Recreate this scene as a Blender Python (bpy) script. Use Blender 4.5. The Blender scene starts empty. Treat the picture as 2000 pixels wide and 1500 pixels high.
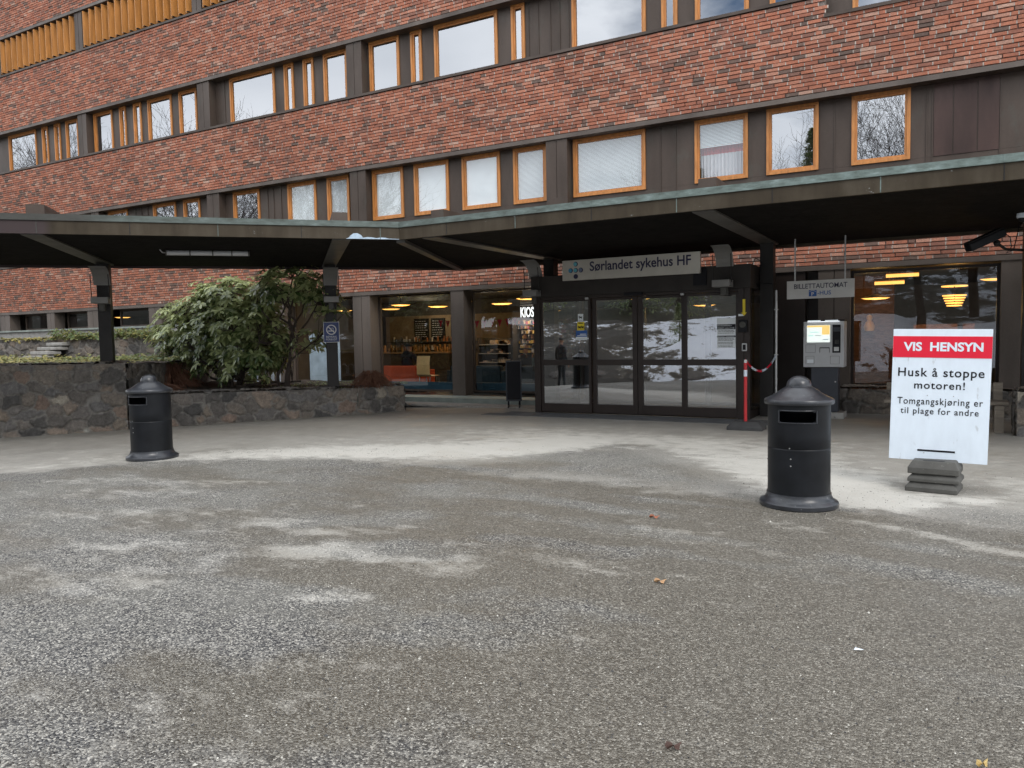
import bpy, bmesh, math, random
import numpy as np
from mathutils import Vector, Matrix

# ------------------------------------------------------------------ camera, world, sun, exposure
sc = bpy.context.scene
col = sc.collection
random.seed(7)
YAW, PITCH, ROLL = math.radians(29.2), math.radians(3.45), -math.atan(0.0187)
cam_d = bpy.data.cameras.new('camera')
cam = bpy.data.objects.new('camera', cam_d)
col.objects.link(cam)
fw = Vector((-math.sin(YAW) * math.cos(PITCH), math.cos(YAW) * math.cos(PITCH), -math.sin(PITCH)))
r0 = Vector((math.cos(YAW), math.sin(YAW), 0))
u0 = r0.cross(fw)
cr = r0 * math.cos(ROLL) + u0 * math.sin(ROLL)
cu = -r0 * math.sin(ROLL) + u0 * math.cos(ROLL)
M = Matrix((cr, cu, -fw)).transposed().to_4x4()
M.translation = (0, 0, 1.5)
cam.matrix_world = M
cam_d.sensor_fit = 'HORIZONTAL'
cam_d.sensor_width = 36.0
cam_d.lens = 1502 / 2000 * 36
cam_d.clip_start = 0.05
cam_d.clip_end = 900
sc.camera = cam

SUN_EL, SUN_AZ = math.radians(42), math.radians(125)      # azimuth clockwise from +Y
world = bpy.data.worlds.new('World')
sc.world = world
world.use_nodes = True
nt = world.node_tree
nt.nodes.clear()
w_out = nt.nodes.new('ShaderNodeOutputWorld')
w_bg = nt.nodes.new('ShaderNodeBackground')
w_bg.inputs['Strength'].default_value = 0.15
sky = nt.nodes.new('ShaderNodeTexSky')
sky.sky_type = 'NISHITA'
sky.sun_disc = False
sky.sun_elevation = SUN_EL
sky.sun_rotation = SUN_AZ
w_tc = nt.nodes.new('ShaderNodeTexCoord')
w_map = nt.nodes.new('ShaderNodeMapping')
w_map.inputs['Scale'].default_value = (1, 1, 2.2)
w_n = nt.nodes.new('ShaderNodeTexNoise')
w_n.inputs['Scale'].default_value = 2.6
w_n.inputs['Detail'].default_value = 7
w_n.inputs['Roughness'].default_value = 0.55
w_r = nt.nodes.new('ShaderNodeValToRGB')
w_r.color_ramp.elements[0].position = 0.32
w_r.color_ramp.elements[1].position = 0.50
w_n2 = nt.nodes.new('ShaderNodeTexNoise')
w_n2.inputs['Scale'].default_value = 1.7
w_n2.inputs['Detail'].default_value = 5
w_r2 = nt.nodes.new('ShaderNodeValToRGB')
w_r2.color_ramp.elements[0].position = 0.3
w_r2.color_ramp.elements[0].color = (10.0, 10.8, 12.0, 1)
w_r2.color_ramp.elements[1].position = 0.7
w_r2.color_ramp.elements[1].color = (20.0, 20.4, 21, 1)
w_mix = nt.nodes.new('ShaderNodeMixRGB')
L = nt.links.new
L(w_tc.outputs['Generated'], w_map.inputs['Vector'])
L(w_map.outputs['Vector'], w_n.inputs['Vector'])
L(w_map.outputs['Vector'], w_n2.inputs['Vector'])
L(w_n.outputs['Fac'], w_r.inputs['Fac'])
L(w_n2.outputs['Fac'], w_r2.inputs['Fac'])
L(w_r.outputs['Color'], w_mix.inputs['Fac'])
L(sky.outputs['Color'], w_mix.inputs['Color1'])
L(w_r2.outputs['Color'], w_mix.inputs['Color2'])
L(w_mix.outputs['Color'], w_bg.inputs['Color'])
L(w_bg.outputs['Background'], w_out.inputs['Surface'])

sun_d = bpy.data.lights.new('sun', 'SUN')
sun_d.energy = 1.5
sun_d.angle = math.radians(22)
sun_d.color = (1, 0.96, 0.9)
sun = bpy.data.objects.new('sun', sun_d)
col.objects.link(sun)
sdir = Vector((math.sin(SUN_AZ) * math.cos(SUN_EL), math.cos(SUN_AZ) * math.cos(SUN_EL), math.sin(SUN_EL)))
sun.rotation_euler = sdir.to_track_quat('Z', 'Y').to_euler()
sun.location = (0, -20, 40)

sc.view_settings.view_transform = 'Standard'
sc.view_settings.look = 'None'
sc.view_settings.exposure = -0.2
sc.view_settings.gamma = 1
sc.cycles.use_denoising = True
sc.cycles.max_bounces = 8
sc.cycles.diffuse_bounces = 4
sc.cycles.transparent_max_bounces = 16
sc.cycles.sample_clamp_indirect = 6
sc.cycles.caustics_reflective = False
sc.cycles.caustics_refractive = False

# ------------------------------------------------------------------ helpers
class MB:
    def __init__(s):
        s.v = []; s.f = []
    def add(s, vs, fs):
        n = len(s.v)
        s.v += [tuple(v) for v in vs]
        s.f += [tuple(i + n for i in f) for f in fs]
        return s
    def box(s, x0, x1, y0, y1, z0, z1, m=None):
        vs = [(x, y, z) for z in (z0, z1) for y in (y0, y1) for x in (x0, x1)]
        if m is not None: vs = [tuple(m @ Vector(v)) for v in vs]
        return s.add(vs, [(0, 2, 3, 1), (4, 5, 7, 6), (0, 1, 5, 4), (2, 6, 7, 3), (0, 4, 6, 2), (1, 3, 7, 5)])
    def prism(s, pts, h0, h1, m=None):
        """polygon (a,b) extruded along the third axis; m maps (a,b,h) to place"""
        n = len(pts)
        vs = [(a, b, h0) for a, b in pts] + [(a, b, h1) for a, b in pts]
        if m is not None: vs = [tuple(m @ Vector(v)) for v in vs]
        return s.add(vs, [tuple(range(n - 1, -1, -1)), tuple(range(n, 2 * n))] +
                     [(i, (i + 1) % n, n + (i + 1) % n, n + i) for i in range(n)])
    def tube(s, p0, p1, r, r1=None, n=8):
        return s.path([p0, p1], [r, r if r1 is None else r1], n)
    def path(s, pts, r, n=6, cap=True):
        pts = [Vector(p) for p in pts]
        rs = r if isinstance(r, (list, tuple)) else [r] * len(pts)
        base = len(s.v); prev = None
        for i, p in enumerate(pts):
            d = (pts[min(i + 1, len(pts) - 1)] - pts[max(i - 1, 0)])
            if d.length < 1e-9: d = Vector((0, 0, 1))
            d.normalize()
            if prev is None:
                a = d.orthogonal().normalized()
            else:
                a = (prev - d * prev.dot(d))
                a = a.normalized() if a.length > 1e-6 else d.orthogonal().normalized()
            prev = a
            b = d.cross(a)
            for k in range(n):
                t = 2 * math.pi * k / n
                s.v.append(tuple(p + (a * math.cos(t) + b * math.sin(t)) * rs[i]))
        for i in range(len(pts) - 1):
            for k in range(n):
                k2 = (k + 1) % n
                s.f.append((base + i * n + k, base + i * n + k2, base + (i + 1) * n + k2, base + (i + 1) * n + k))
        if cap:
            s.f.append(tuple(base + k for k in range(n - 1, -1, -1)))
            s.f.append(tuple(base + (len(pts) - 1) * n + k for k in range(n)))
        return s
    def lathe(s, prof, n=48, c=(0, 0, 0), skip=None):
        base = len(s.v)
        for r, z in prof:
            for k in range(n):
                t = 2 * math.pi * k / n
                s.v.append((c[0] + r * math.cos(t), c[1] + r * math.sin(t), c[2] + z))
        for i in range(len(prof) - 1):
            for k in range(n):
                if skip and skip(i, k): continue
                k2 = (k + 1) % n
                s.f.append((base + i * n + k, base + i * n + k2, base + (i + 1) * n + k2, base + (i + 1) * n + k))
        return s
    def quad(s, a, b, c, d):
        return s.add([a, b, c, d], [(0, 1, 2, 3)])

def link_mesh(name, verts, faces, mat, parent=None, smooth=False, bevel=0.0, seg=2, attrs=None):
    me = bpy.data.meshes.new(name)
    me.from_pydata(verts, [], faces)
    if attrs:
        for an, (dom, vals) in attrs.items():
            at = me.attributes.new(an, 'FLOAT', dom)
            at.data.foreach_set('value', np.asarray(vals, dtype=np.float32))
    for m in (mat if isinstance(mat, (list, tuple)) else [mat]):
        me.materials.append(m)
    if smooth:
        me.polygons.foreach_set('use_smooth', [True] * len(me.polygons))
    me.update()
    o = bpy.data.objects.new(name, me)
    col.objects.link(o)
    if parent is not None: o.parent = parent
    if bevel:
        b = o.modifiers.new('bevel', 'BEVEL')
        b.width = bevel; b.segments = seg; b.limit_method = 'ANGLE'; b.angle_limit = math.radians(40)
    return o

def auto_smooth(o, deg=35):
    me = o.data
    me.polygons.foreach_set('use_smooth', [True] * len(me.polygons))
    me.set_sharp_from_angle(angle=math.radians(deg))

def tag(o, label, cat, group=None, kind=None):
    o['label'] = label; o['category'] = cat
    if group: o['group'] = group
    if kind: o['kind'] = kind
    return o

class Thing:
    """an Empty at the thing's base; parts are given in world space unless local=True"""
    def __init__(s, name, label, cat, loc=(0, 0, 0), rz=0, group=None, local=False):
        s.o = bpy.data.objects.new(name, None)
        s.o.empty_display_size = 0.2
        col.objects.link(s.o)
        s.o.location = loc; s.o.rotation_euler = (0, 0, rz)
        s.loc = Vector((0, 0, 0)) if local else Vector(loc)
        tag(s.o, label, cat, group)
    def part(s, name, mb, mat, parent=None, label=None, smooth=False, **k):
        l = s.loc
        vs = [(v[0] - l.x, v[1] - l.y, v[2] - l.z) for v in mb.v]
        o = link_mesh(name, vs, mb.f, mat, parent or s.o, **k)
        if smooth: auto_smooth(o)
        if label: o['label'] = label
        return o
    def text(s, name, body, mat, parent, p, xd, zd, width=None, height=None, depth=0.003, bold=0.0, align='L', space=1.0):
        vs, fs = text_mesh(body, p, xd, zd, width, height, depth, bold, align, space)
        mb = MB(); mb.v = vs; mb.f = fs
        return s.part(name, mb, mat, parent)

def text_mesh(body, p, xd, zd, width, height, depth, bold, align='L', space=1.0):
    cu_ = bpy.data.curves.new('t', 'FONT')
    cu_.body = body; cu_.offset = bold; cu_.extrude = 0.0; cu_.space_character = space
    cu_.resolution_u = 4
    ob = bpy.data.objects.new('t', cu_)
    col.objects.link(ob)
    dg = bpy.context.evaluated_depsgraph_get()
    me = bpy.data.meshes.new_from_object(ob.evaluated_get(dg))
    vs = [v.co.copy() for v in me.vertices]
    fs = [tuple(f.vertices) for f in me.polygons]
    bpy.data.objects.remove(ob); bpy.data.curves.remove(cu_); bpy.data.meshes.remove(me)
    x0 = min(v.x for v in vs); x1 = max(v.x for v in vs); y0 = min(v.y for v in vs); y1 = max(v.y for v in vs)
    sy = (height / (y1 - y0)) if height else None
    sx = (width / (x1 - x0)) if width else sy
    if sy is None: sy = sx
    off = {'L': 0, 'C': 0.5, 'R': 1}[align] * (x1 - x0)
    p, xd, zd = Vector(p), Vector(xd).normalized(), Vector(zd).normalized()
    nd = xd.cross(zd)
    return [tuple(p + xd * ((v.x - x0 - off) * sx) + zd * ((v.y - y0) * sy) + nd * depth) for v in vs], fs

def thing1(name, mb, mat, label, cat, loc=(0, 0, 0), group=None, smooth=False, **k):
    """a thing that is one mesh"""
    l = Vector(loc)
    vs = [(v[0] - l.x, v[1] - l.y, v[2] - l.z) for v in mb.v]
    o = link_mesh(name, vs, mb.f, mat, None, **k)
    o.location = loc
    if smooth: auto_smooth(o)
    return tag(o, label, cat, group)

def struct(name, mb, mat, attrs=None, smooth=False, kind='structure'):
    o = link_mesh(name, mb.v, mb.f, mat, None, smooth=smooth, attrs=attrs)
    o['kind'] = kind
    return o

def frame_m(o, x, y, z=None):
    """matrix with columns x, y, x*y at o"""
    x = Vector(x).normalized(); y = Vector(y).normalized()
    z = Vector(z).normalized() if z is not None else x.cross(y)
    m = Matrix((x, y, z)).transposed().to_4x4(); m.translation = Vector(o)
    return m

# ------------------------------------------------------------------ materials
class NT:
    def __init__(s, name):
        s.m = bpy.data.materials.new(name); s.m.use_nodes = True
        s.t = s.m.node_tree; s.t.nodes.clear()
        s.out = s.n('ShaderNodeOutputMaterial')
    def n(s, typ, _set=None, **inp):
        nd = s.t.nodes.new(typ)
        for k, v in (_set or {}).items(): setattr(nd, k, v)
        for k, v in inp.items():
            k = k.replace('_', ' ')
            sock = nd.inputs[k] if k in nd.inputs else nd.inputs[int(k[1:])]
            if isinstance(v, bpy.types.NodeSocket): s.t.links.new(v, sock)
            else: sock.default_value = v
        return nd
    def link(s, a, b): s.t.links.new(a, b)
    def pos(s): return s.n('ShaderNodeNewGeometry').outputs['Position']
    def objc(s): return s.n('ShaderNodeTexCoord').outputs['Object']
    def mapping(s, vec, scale=(1, 1, 1), loc=(0, 0, 0)):
        return s.n('ShaderNodeMapping', Vector=vec, Scale=scale, Location=loc).outputs[0]
    def noise(s, vec, scale, detail=4, rough=0.55, out='Fac'):
        return s.n('ShaderNodeTexNoise', Vector=vec, Scale=scale, Detail=detail, Roughness=rough).outputs[out]
    def ramp(s, fac, *stops, interp='LINEAR'):
        nd = s.n('ShaderNodeValToRGB', Fac=fac)
        r = nd.color_ramp; r.interpolation = interp
        while len(r.elements) < len(stops): r.elements.new(0.5)
        for e, (p, c) in zip(r.elements, stops):
            e.position = p
            e.color = (c, c, c, 1) if isinstance(c, (int, float)) else (*c, 1)
        return nd.outputs['Color']
    def mix(s, fac, a, b, mode='MIX'):
        nd = s.n('ShaderNodeMixRGB', {'blend_type': mode})
        for k, v in zip(('Fac', 'Color1', 'Color2'), (fac, a, b)):
            if isinstance(v, bpy.types.NodeSocket): s.t.links.new(v, nd.inputs[k])
            elif isinstance(v, (int, float)): nd.inputs[k].default_value = v if k == 'Fac' else (v, v, v, 1)
            else: nd.inputs[k].default_value = (*v, 1)
        return nd.outputs['Color']
    def math(s, op, a, b=0.0, clamp=False):
        nd = s.n('ShaderNodeMath', {'operation': op, 'use_clamp': clamp})
        for i, v in enumerate((a, b)):
            if isinstance(v, bpy.types.NodeSocket): s.t.links.new(v, nd.inputs[i])
            else: nd.inputs[i].default_value = v
        return nd.outputs[0]
    def attr(s, name): return s.n('ShaderNodeAttribute', {'attribute_name': name}).outputs['Fac']
    def bump(s, h, strength, dist, normal=None):
        nd = s.n('ShaderNodeBump', Height=h, Strength=strength, Distance=dist)
        if normal is not None: s.link(normal, nd.inputs['Normal'])
        return nd.outputs['Normal']
    def bsdf(s, color, rough=0.6, metal=0.0, normal=None, spec=0.5, emit=None, estr=0.0):
        b = s.n('ShaderNodeBsdfPrincipled')
        for k, v in (('Base Color', color), ('Roughness', rough), ('Metallic', metal), ('Normal', normal),
                     ('Specular IOR Level', spec), ('Emission Color', emit), ('Emission Strength', estr)):
            if v is None: continue
            if isinstance(v, bpy.types.NodeSocket): s.t.links.new(v, b.inputs[k])
            elif isinstance(v, (tuple, list)): b.inputs[k].default_value = (*v, 1)
            else: b.inputs[k].default_value = v
        s.link(b.outputs[0], s.out.inputs['Surface'])
        return b

def mat_plain(name, c, rough=0.6, metal=0.0, var=0.18, scale=3.0, bump=0.0, bscale=40, spec=0.5, stretch=(1, 1, 1), speck=None):
    t = NT(name)
    p = t.mapping(t.objc(), stretch)
    n = t.noise(p, scale, 6, 0.6)
    d = tuple(x * (1 - var) for x in c); u = tuple(min(1, x * (1 + var)) for x in c)
    cc = t.ramp(n, (0.3, d), (0.7, u))
    if speck:
        n2 = t.noise(p, speck[0], 3, 0.6)
        cc = t.mix(t.ramp(n2, (speck[1], 0), (speck[1] + 0.06, 1)), cc, speck[2])
    rr = t.math('ADD', t.math('MULTIPLY', t.noise(p, scale * 2.3, 5), 0.22), rough - 0.11, True)
    nm = t.bump(t.noise(p, bscale, 4), 0.5, bump) if bump else None
    t.bsdf(cc, rr, metal, nm, spec)
    return t.m

def mat_emit(name, c, s):
    t = NT(name)
    t.bsdf(tuple(min(1, x) for x in c), 0.5, emit=c, estr=s)
    return t.m

def mat_glass(name, ior=1.9, tint=(0.86, 0.89, 0.88), wav=0.0):
    t = NT(name)
    tr = t.n('ShaderNodeBsdfTransparent', Color=(*tint, 1))
    gl = t.n('ShaderNodeBsdfGlossy', Color=(0.95, 0.97, 1, 1), Roughness=0.0)
    if wav:
        t.link(t.bump(t.noise(t.pos(), 1.3, 1), 0.25, wav), gl.inputs['Normal'])
    bf = t.n('ShaderNodeNewGeometry').outputs['Backfacing']
    fr = t.n('ShaderNodeFresnel', IOR=t.math('POWER', ior, t.math('SUBTRACT', 1.0, t.math('MULTIPLY', bf, 2.0))))
    mx = t.n('ShaderNodeMixShader')
    t.link(fr.outputs[0], mx.inputs[0]); t.link(tr.outputs[0], mx.inputs[1]); t.link(gl.outputs[0], mx.inputs[2])
    t.link(mx.outputs[0], t.out.inputs['Surface'])
    return t.m

def mat_brick():
    t = NT('brick')
    r = t.attr('rnd')
    p = t.pos()
    base = t.ramp(r, (0.0, (0.145, 0.108, 0.09)), (0.08, (0.205, 0.128, 0.10)), (0.24, (0.31, 0.138, 0.097)),
                  (0.48, (0.405, 0.155, 0.097)), (0.74, (0.475, 0.182, 0.11)), (0.94, (0.53, 0.25, 0.17)), (1.0, (0.52, 0.34, 0.26)))
    n = t.noise(p, 18, 5, 0.7)
    c = t.mix(t.ramp(n, (0.46, 0.0), (0.76, 0.6)), base, (0.19, 0.115, 0.095))
    n2 = t.noise(p, 55, 3, 0.7)
    c = t.mix(0.55, c, t.ramp(n2, (0.3, 0.45), (0.7, 1.25)), 'MULTIPLY')
    n3 = t.noise(p, 0.55, 4, 0.6)
    c = t.mix(0.5, c, t.ramp(n3, (0.35, 0.72), (0.65, 1.12)), 'MULTIPLY')
    n4 = t.noise(p, 9, 4, 0.65)
    c = t.mix(t.ramp(n4, (0.63, 0.0), (0.78, 0.5)), c, (0.62, 0.5, 0.43))
    nm = t.bump(n2, 0.7, 0.006)
    t.bsdf(c, 0.88, 0, nm, 0.25)
    return t.m

def mat_stone(name, dark=1.0):
    t = NT(name)
    r = t.attr('rnd'); mo = t.attr('mort'); p = t.pos()
    d = lambda *c: tuple(x * dark for x in c)
    base = t.ramp(r, (0.0, d(0.05, 0.048, 0.046)), (0.3, d(0.10, 0.09, 0.08)), (0.5, d(0.15, 0.125, 0.10)), (0.72, d(0.105, 0.10, 0.096)),
                  (0.86, d(0.15, 0.122, 0.096)), (0.95, d(0.145, 0.106, 0.084)), (1.0, d(0.24, 0.215, 0.175)))
    n = t.noise(p, 9, 8, 0.72)
    c = t.mix(0.75, base, t.ramp(n, (0.3, 0.4), (0.72, 1.5)), 'MULTIPLY')
    n2 = t.noise(p, 38, 4, 0.75)
    c = t.mix(0.6, c, t.ramp(n2, (0.35, 0.6), (0.7, 1.3)), 'MULTIPLY')
    m = t.mix(0.6, d(0.155, 0.146, 0.132), t.ramp(n2, (0.3, 0.7), (0.7, 1.2)), 'MULTIPLY')
    c = t.mix(mo, c, m)
    n3 = t.noise(p, 3.1, 6, 0.7)
    c = t.mix(t.ramp(n3, (0.62, 0.0), (0.74, 0.55)), c, d(0.34, 0.34, 0.30))
    nm = t.bump(n, 0.9, 0.035, t.bump(n2, 0.7, 0.01))
    t.bsdf(c, 0.85, 0, nm, 0.35)
    return t.m

def mat_bronze(name, c, streak=0.5, patina=0.0, rough=0.48):
    """weathered bronze sheet: vertical run-off streaks, some verdigris"""
    t = NT(name); p = t.pos()
    n = t.noise(t.mapping(p, (1.1, 1.1, 0.3)), 1.6, 5, 0.55)
    d = tuple(x * (1 - streak) for x in c); u = tuple(x * (1 + streak) for x in c)
    cc = t.ramp(n, (0.3, d), (0.5, c), (0.72, u))
    if patina:
        n2 = t.noise(t.mapping(p, (1.6, 1.6, 0.8)), 1.4, 6, 0.7)
        cc = t.mix(t.ramp(n2, (0.55, 0.0), (0.75, patina)), cc, (0.10, 0.155, 0.135))
    n4 = t.noise(p, 26, 4, 0.7)
    cc = t.mix(0.2, cc, t.ramp(n4, (0.3, 0.65), (0.7, 1.3)), 'MULTIPLY')
    rr = t.ramp(n, (0.3, rough + 0.12), (0.7, rough - 0.1))
    nm = t.bump(t.noise(p, 1.7, 2), 0.25, 0.02)
    t.bsdf(cc, rr, 0.1, nm, 0.3)
    return t.m

def mat_copper():
    t = NT('copper_patina'); p = t.pos()
    n = t.noise(t.mapping(p, (1.2, 1.2, 4)), 3.5, 8, 0.7)
    c = t.ramp(n, (0.28, (0.055, 0.058, 0.05)), (0.42, (0.11, 0.14, 0.125)), (0.58, (0.175, 0.225, 0.21)), (0.75, (0.32, 0.39, 0.38)))
    n3 = t.noise(p, 0.55, 3, 0.5)
    x = t.n('ShaderNodeSeparateXYZ', Vector=p).outputs[0]
    older = t.ramp(t.math('ADD', t.math('MULTIPLY', n3, 1.0), t.math('MULTIPLY', t.math('ADD', x, 10.6), 0.8)), (0.35, 1.0), (0.75, 0.0))
    c = t.mix(older, c, t.ramp(n, (0.3, (0.035, 0.03, 0.028)), (0.7, (0.075, 0.066, 0.06))))
    c = t.mix(t.ramp(t.math('MULTIPLY', t.math('ADD', x, 12.0), 0.07), (0.1, 0.6), (0.75, 0.0)), c, (0.055, 0.06, 0.052))
    t.bsdf(c, 0.6, 0.1, t.bump(n, 0.3, 0.01), 0.4)
    return t.m

def mat_fascia():
    """brown canopy fascia: run-off streaks, whitish spots, one plum coloured older sheet at its left end"""
    t = NT('canopy_fascia'); p = t.pos()
    n = t.math('ADD', t.math('MULTIPLY', t.noise(t.mapping(p, (2.2, 2.2, 0.4)), 2.0, 5, 0.6), 0.5), t.math('MULTIPLY', t.noise(p, 1.1, 6, 0.65), 0.5))
    c = t.ramp(n, (0.36, (0.030, 0.022, 0.013)), (0.5, (0.050, 0.038, 0.024)), (0.64, (0.074, 0.060, 0.042)))
    n2 = t.noise(t.mapping(p, (2.2, 2.2, 3.5)), 2.3, 6, 0.75)
    c = t.mix(t.ramp(n2, (0.665, 0.0), (0.70, 0.55)), c, (0.42, 0.45, 0.46))
    x = t.n('ShaderNodeSeparateXYZ', Vector=p).outputs[0]
    c = t.mix(t.ramp(t.math('MULTIPLY', t.math('ADD', x, 20.0), 0.05), (0.4415, 1.0), (0.4416, 0.0)), c, (0.05, 0.036, 0.036))
    t.bsdf(c, 0.58, 0.0, None, 0.22)
    return t.m

def mat_ground():
    t = NT('asphalt'); p = t.pos()
    d = t.attr('d'); sand = t.attr('sand'); damp = t.attr('damp'); rgh = t.attr('rough_zone')
    far = t.math('MULTIPLY', t.ramp(t.math('ADD', d, t.math('MULTIPLY', t.math('SUBTRACT', t.noise(p, 2.2, 7, 0.7), 0.5), 1.6)), (0.0, 0.0), (0.45, 1.0)), t.math('SUBTRACT', 1.0, t.math('MULTIPLY', t.attr('dark'), 0.85), True))
    vo = t.n('ShaderNodeTexVoronoi', {'feature': 'F1'}, Vector=p, Scale=115.0, Randomness=1.0)
    cellc = t.n('ShaderNodeSeparateColor', Color=vo.outputs['Color']).outputs[0]
    agg = t.ramp(cellc, (0.0, (0.012, 0.012, 0.015)), (0.28, (0.055, 0.054, 0.056)), (0.55, (0.16, 0.153, 0.138)), (0.84, (0.33, 0.315, 0.28)), (0.97, (0.62, 0.59, 0.52)))
    big = t.noise(p, 0.9, 6, 0.62)
    mid = t.noise(p, 4.2, 6, 0.68)
    fine = t.noise(p, 60, 4, 0.75)
    dust = t.ramp(mid, (0.3, (0.16, 0.154, 0.134)), (0.7, (0.27, 0.26, 0.226)))
    expose = t.ramp(t.math('ADD', t.math('ADD', t.math('MULTIPLY', big, 0.55), t.math('MULTIPLY', mid, 0.6)), t.math('MULTIPLY', rgh, 0.22)), (0.47, 0.16), (0.68, 1.0))
    road = t.mix(expose, dust, agg)
    chips = t.ramp(cellc, (0.91, 0.0), (0.925, 1.0), interp='CONSTANT')
    road = t.mix(t.math('MULTIPLY', chips, 0.85), road, (0.50, 0.475, 0.42))
    brown = t.noise(t.mapping(p, (1, 1.6, 1), (3, 9, 0)), 0.62, 6, 0.62)
    bm = t.math('MULTIPLY', t.ramp(t.math('ADD', brown, t.math('MULTIPLY', damp, 0.25)), (0.47, 0.0), (0.62, 1.0)), 0.85)
    road = t.mix(bm, road, t.mix(0.36, (0.142, 0.120, 0.083), agg))
    walk = t.ramp(t.math('ADD', t.math('MULTIPLY', mid, 0.6), t.math('MULTIPLY', fine, 0.4)), (0.3, (0.245, 0.232, 0.205)), (0.7, (0.38, 0.36, 0.32)))
    walk = t.mix(t.math('MULTIPLY', chips, 0.5), walk, (0.36, 0.34, 0.3))
    c = t.mix(far, road, walk)
    an = t.noise(t.mapping(p, (0.9, 2.2, 1)), 2.6, 8, 0.75)
    sn = t.math('ADD', t.math('MULTIPLY', t.math('SUBTRACT', mid, 0.5), 1.5), t.math('ADD', t.math('MULTIPLY', t.math('SUBTRACT', fine, 0.5), 0.9), t.math('MULTIPLY', t.math('SUBTRACT', an, 0.5), 1.9)))
    sm = t.ramp(t.math('ADD', sn, t.math('MULTIPLY', sand, 0.8)), (0.36, 0.0), (0.86, 1.0))
    c = t.mix(t.math('MULTIPLY', sm, t.ramp(d, (0.0, 0.42), (0.3, 0.88))), c, t.mix(0.5, (0.52, 0.50, 0.45), t.ramp(fine, (0.3, 0.7), (0.7, 1.2)), 'MULTIPLY'))
    rr = t.math('SUBTRACT', t.ramp(mid, (0.3, 0.62), (0.7, 0.86)), t.math('ADD', t.math('MULTIPLY', bm, 0.3), t.math('MULTIPLY', rgh, 0.16)))
    h = t.math('MULTIPLY', vo.outputs['Distance'], -1.0)
    bs = t.math('MULTIPLY', t.math('SUBTRACT', 1.0, t.math('MULTIPLY', far, 0.75)), t.math('SUBTRACT', 1.0, t.math('MULTIPLY', sm, 0.7)))
    b1 = t.n('ShaderNodeBump', Height=h, Strength=bs, Distance=0.011)
    nm = t.bump(mid, 0.35, 0.03, b1.outputs['Normal'])
    t.bsdf(c, rr, 0, nm, 0.5)
    return t.m

def mat_leaf(name, lo, hi, under, rough=0.38):
    t = NT(name)
    r = t.attr('rnd')
    c = t.ramp(r, (0.0, lo), (1.0, hi))
    bf = t.n('ShaderNodeNewGeometry').outputs['Backfacing']
    c = t.mix(bf, c, under)
    b = t.bsdf(c, rough, 0, None, 0.7)
    tl = t.n('ShaderNodeBsdfTranslucent'); t.link(c, tl.inputs['Color'])
    mx = t.n('ShaderNodeMixShader'); mx.inputs[0].default_value = 0.3
    t.link(b.outputs[0], mx.inputs[1]); t.link(tl.outputs[0], mx.inputs[2])
    t.link(mx.outputs[0], t.out.inputs['Surface'])
    return t.m

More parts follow.
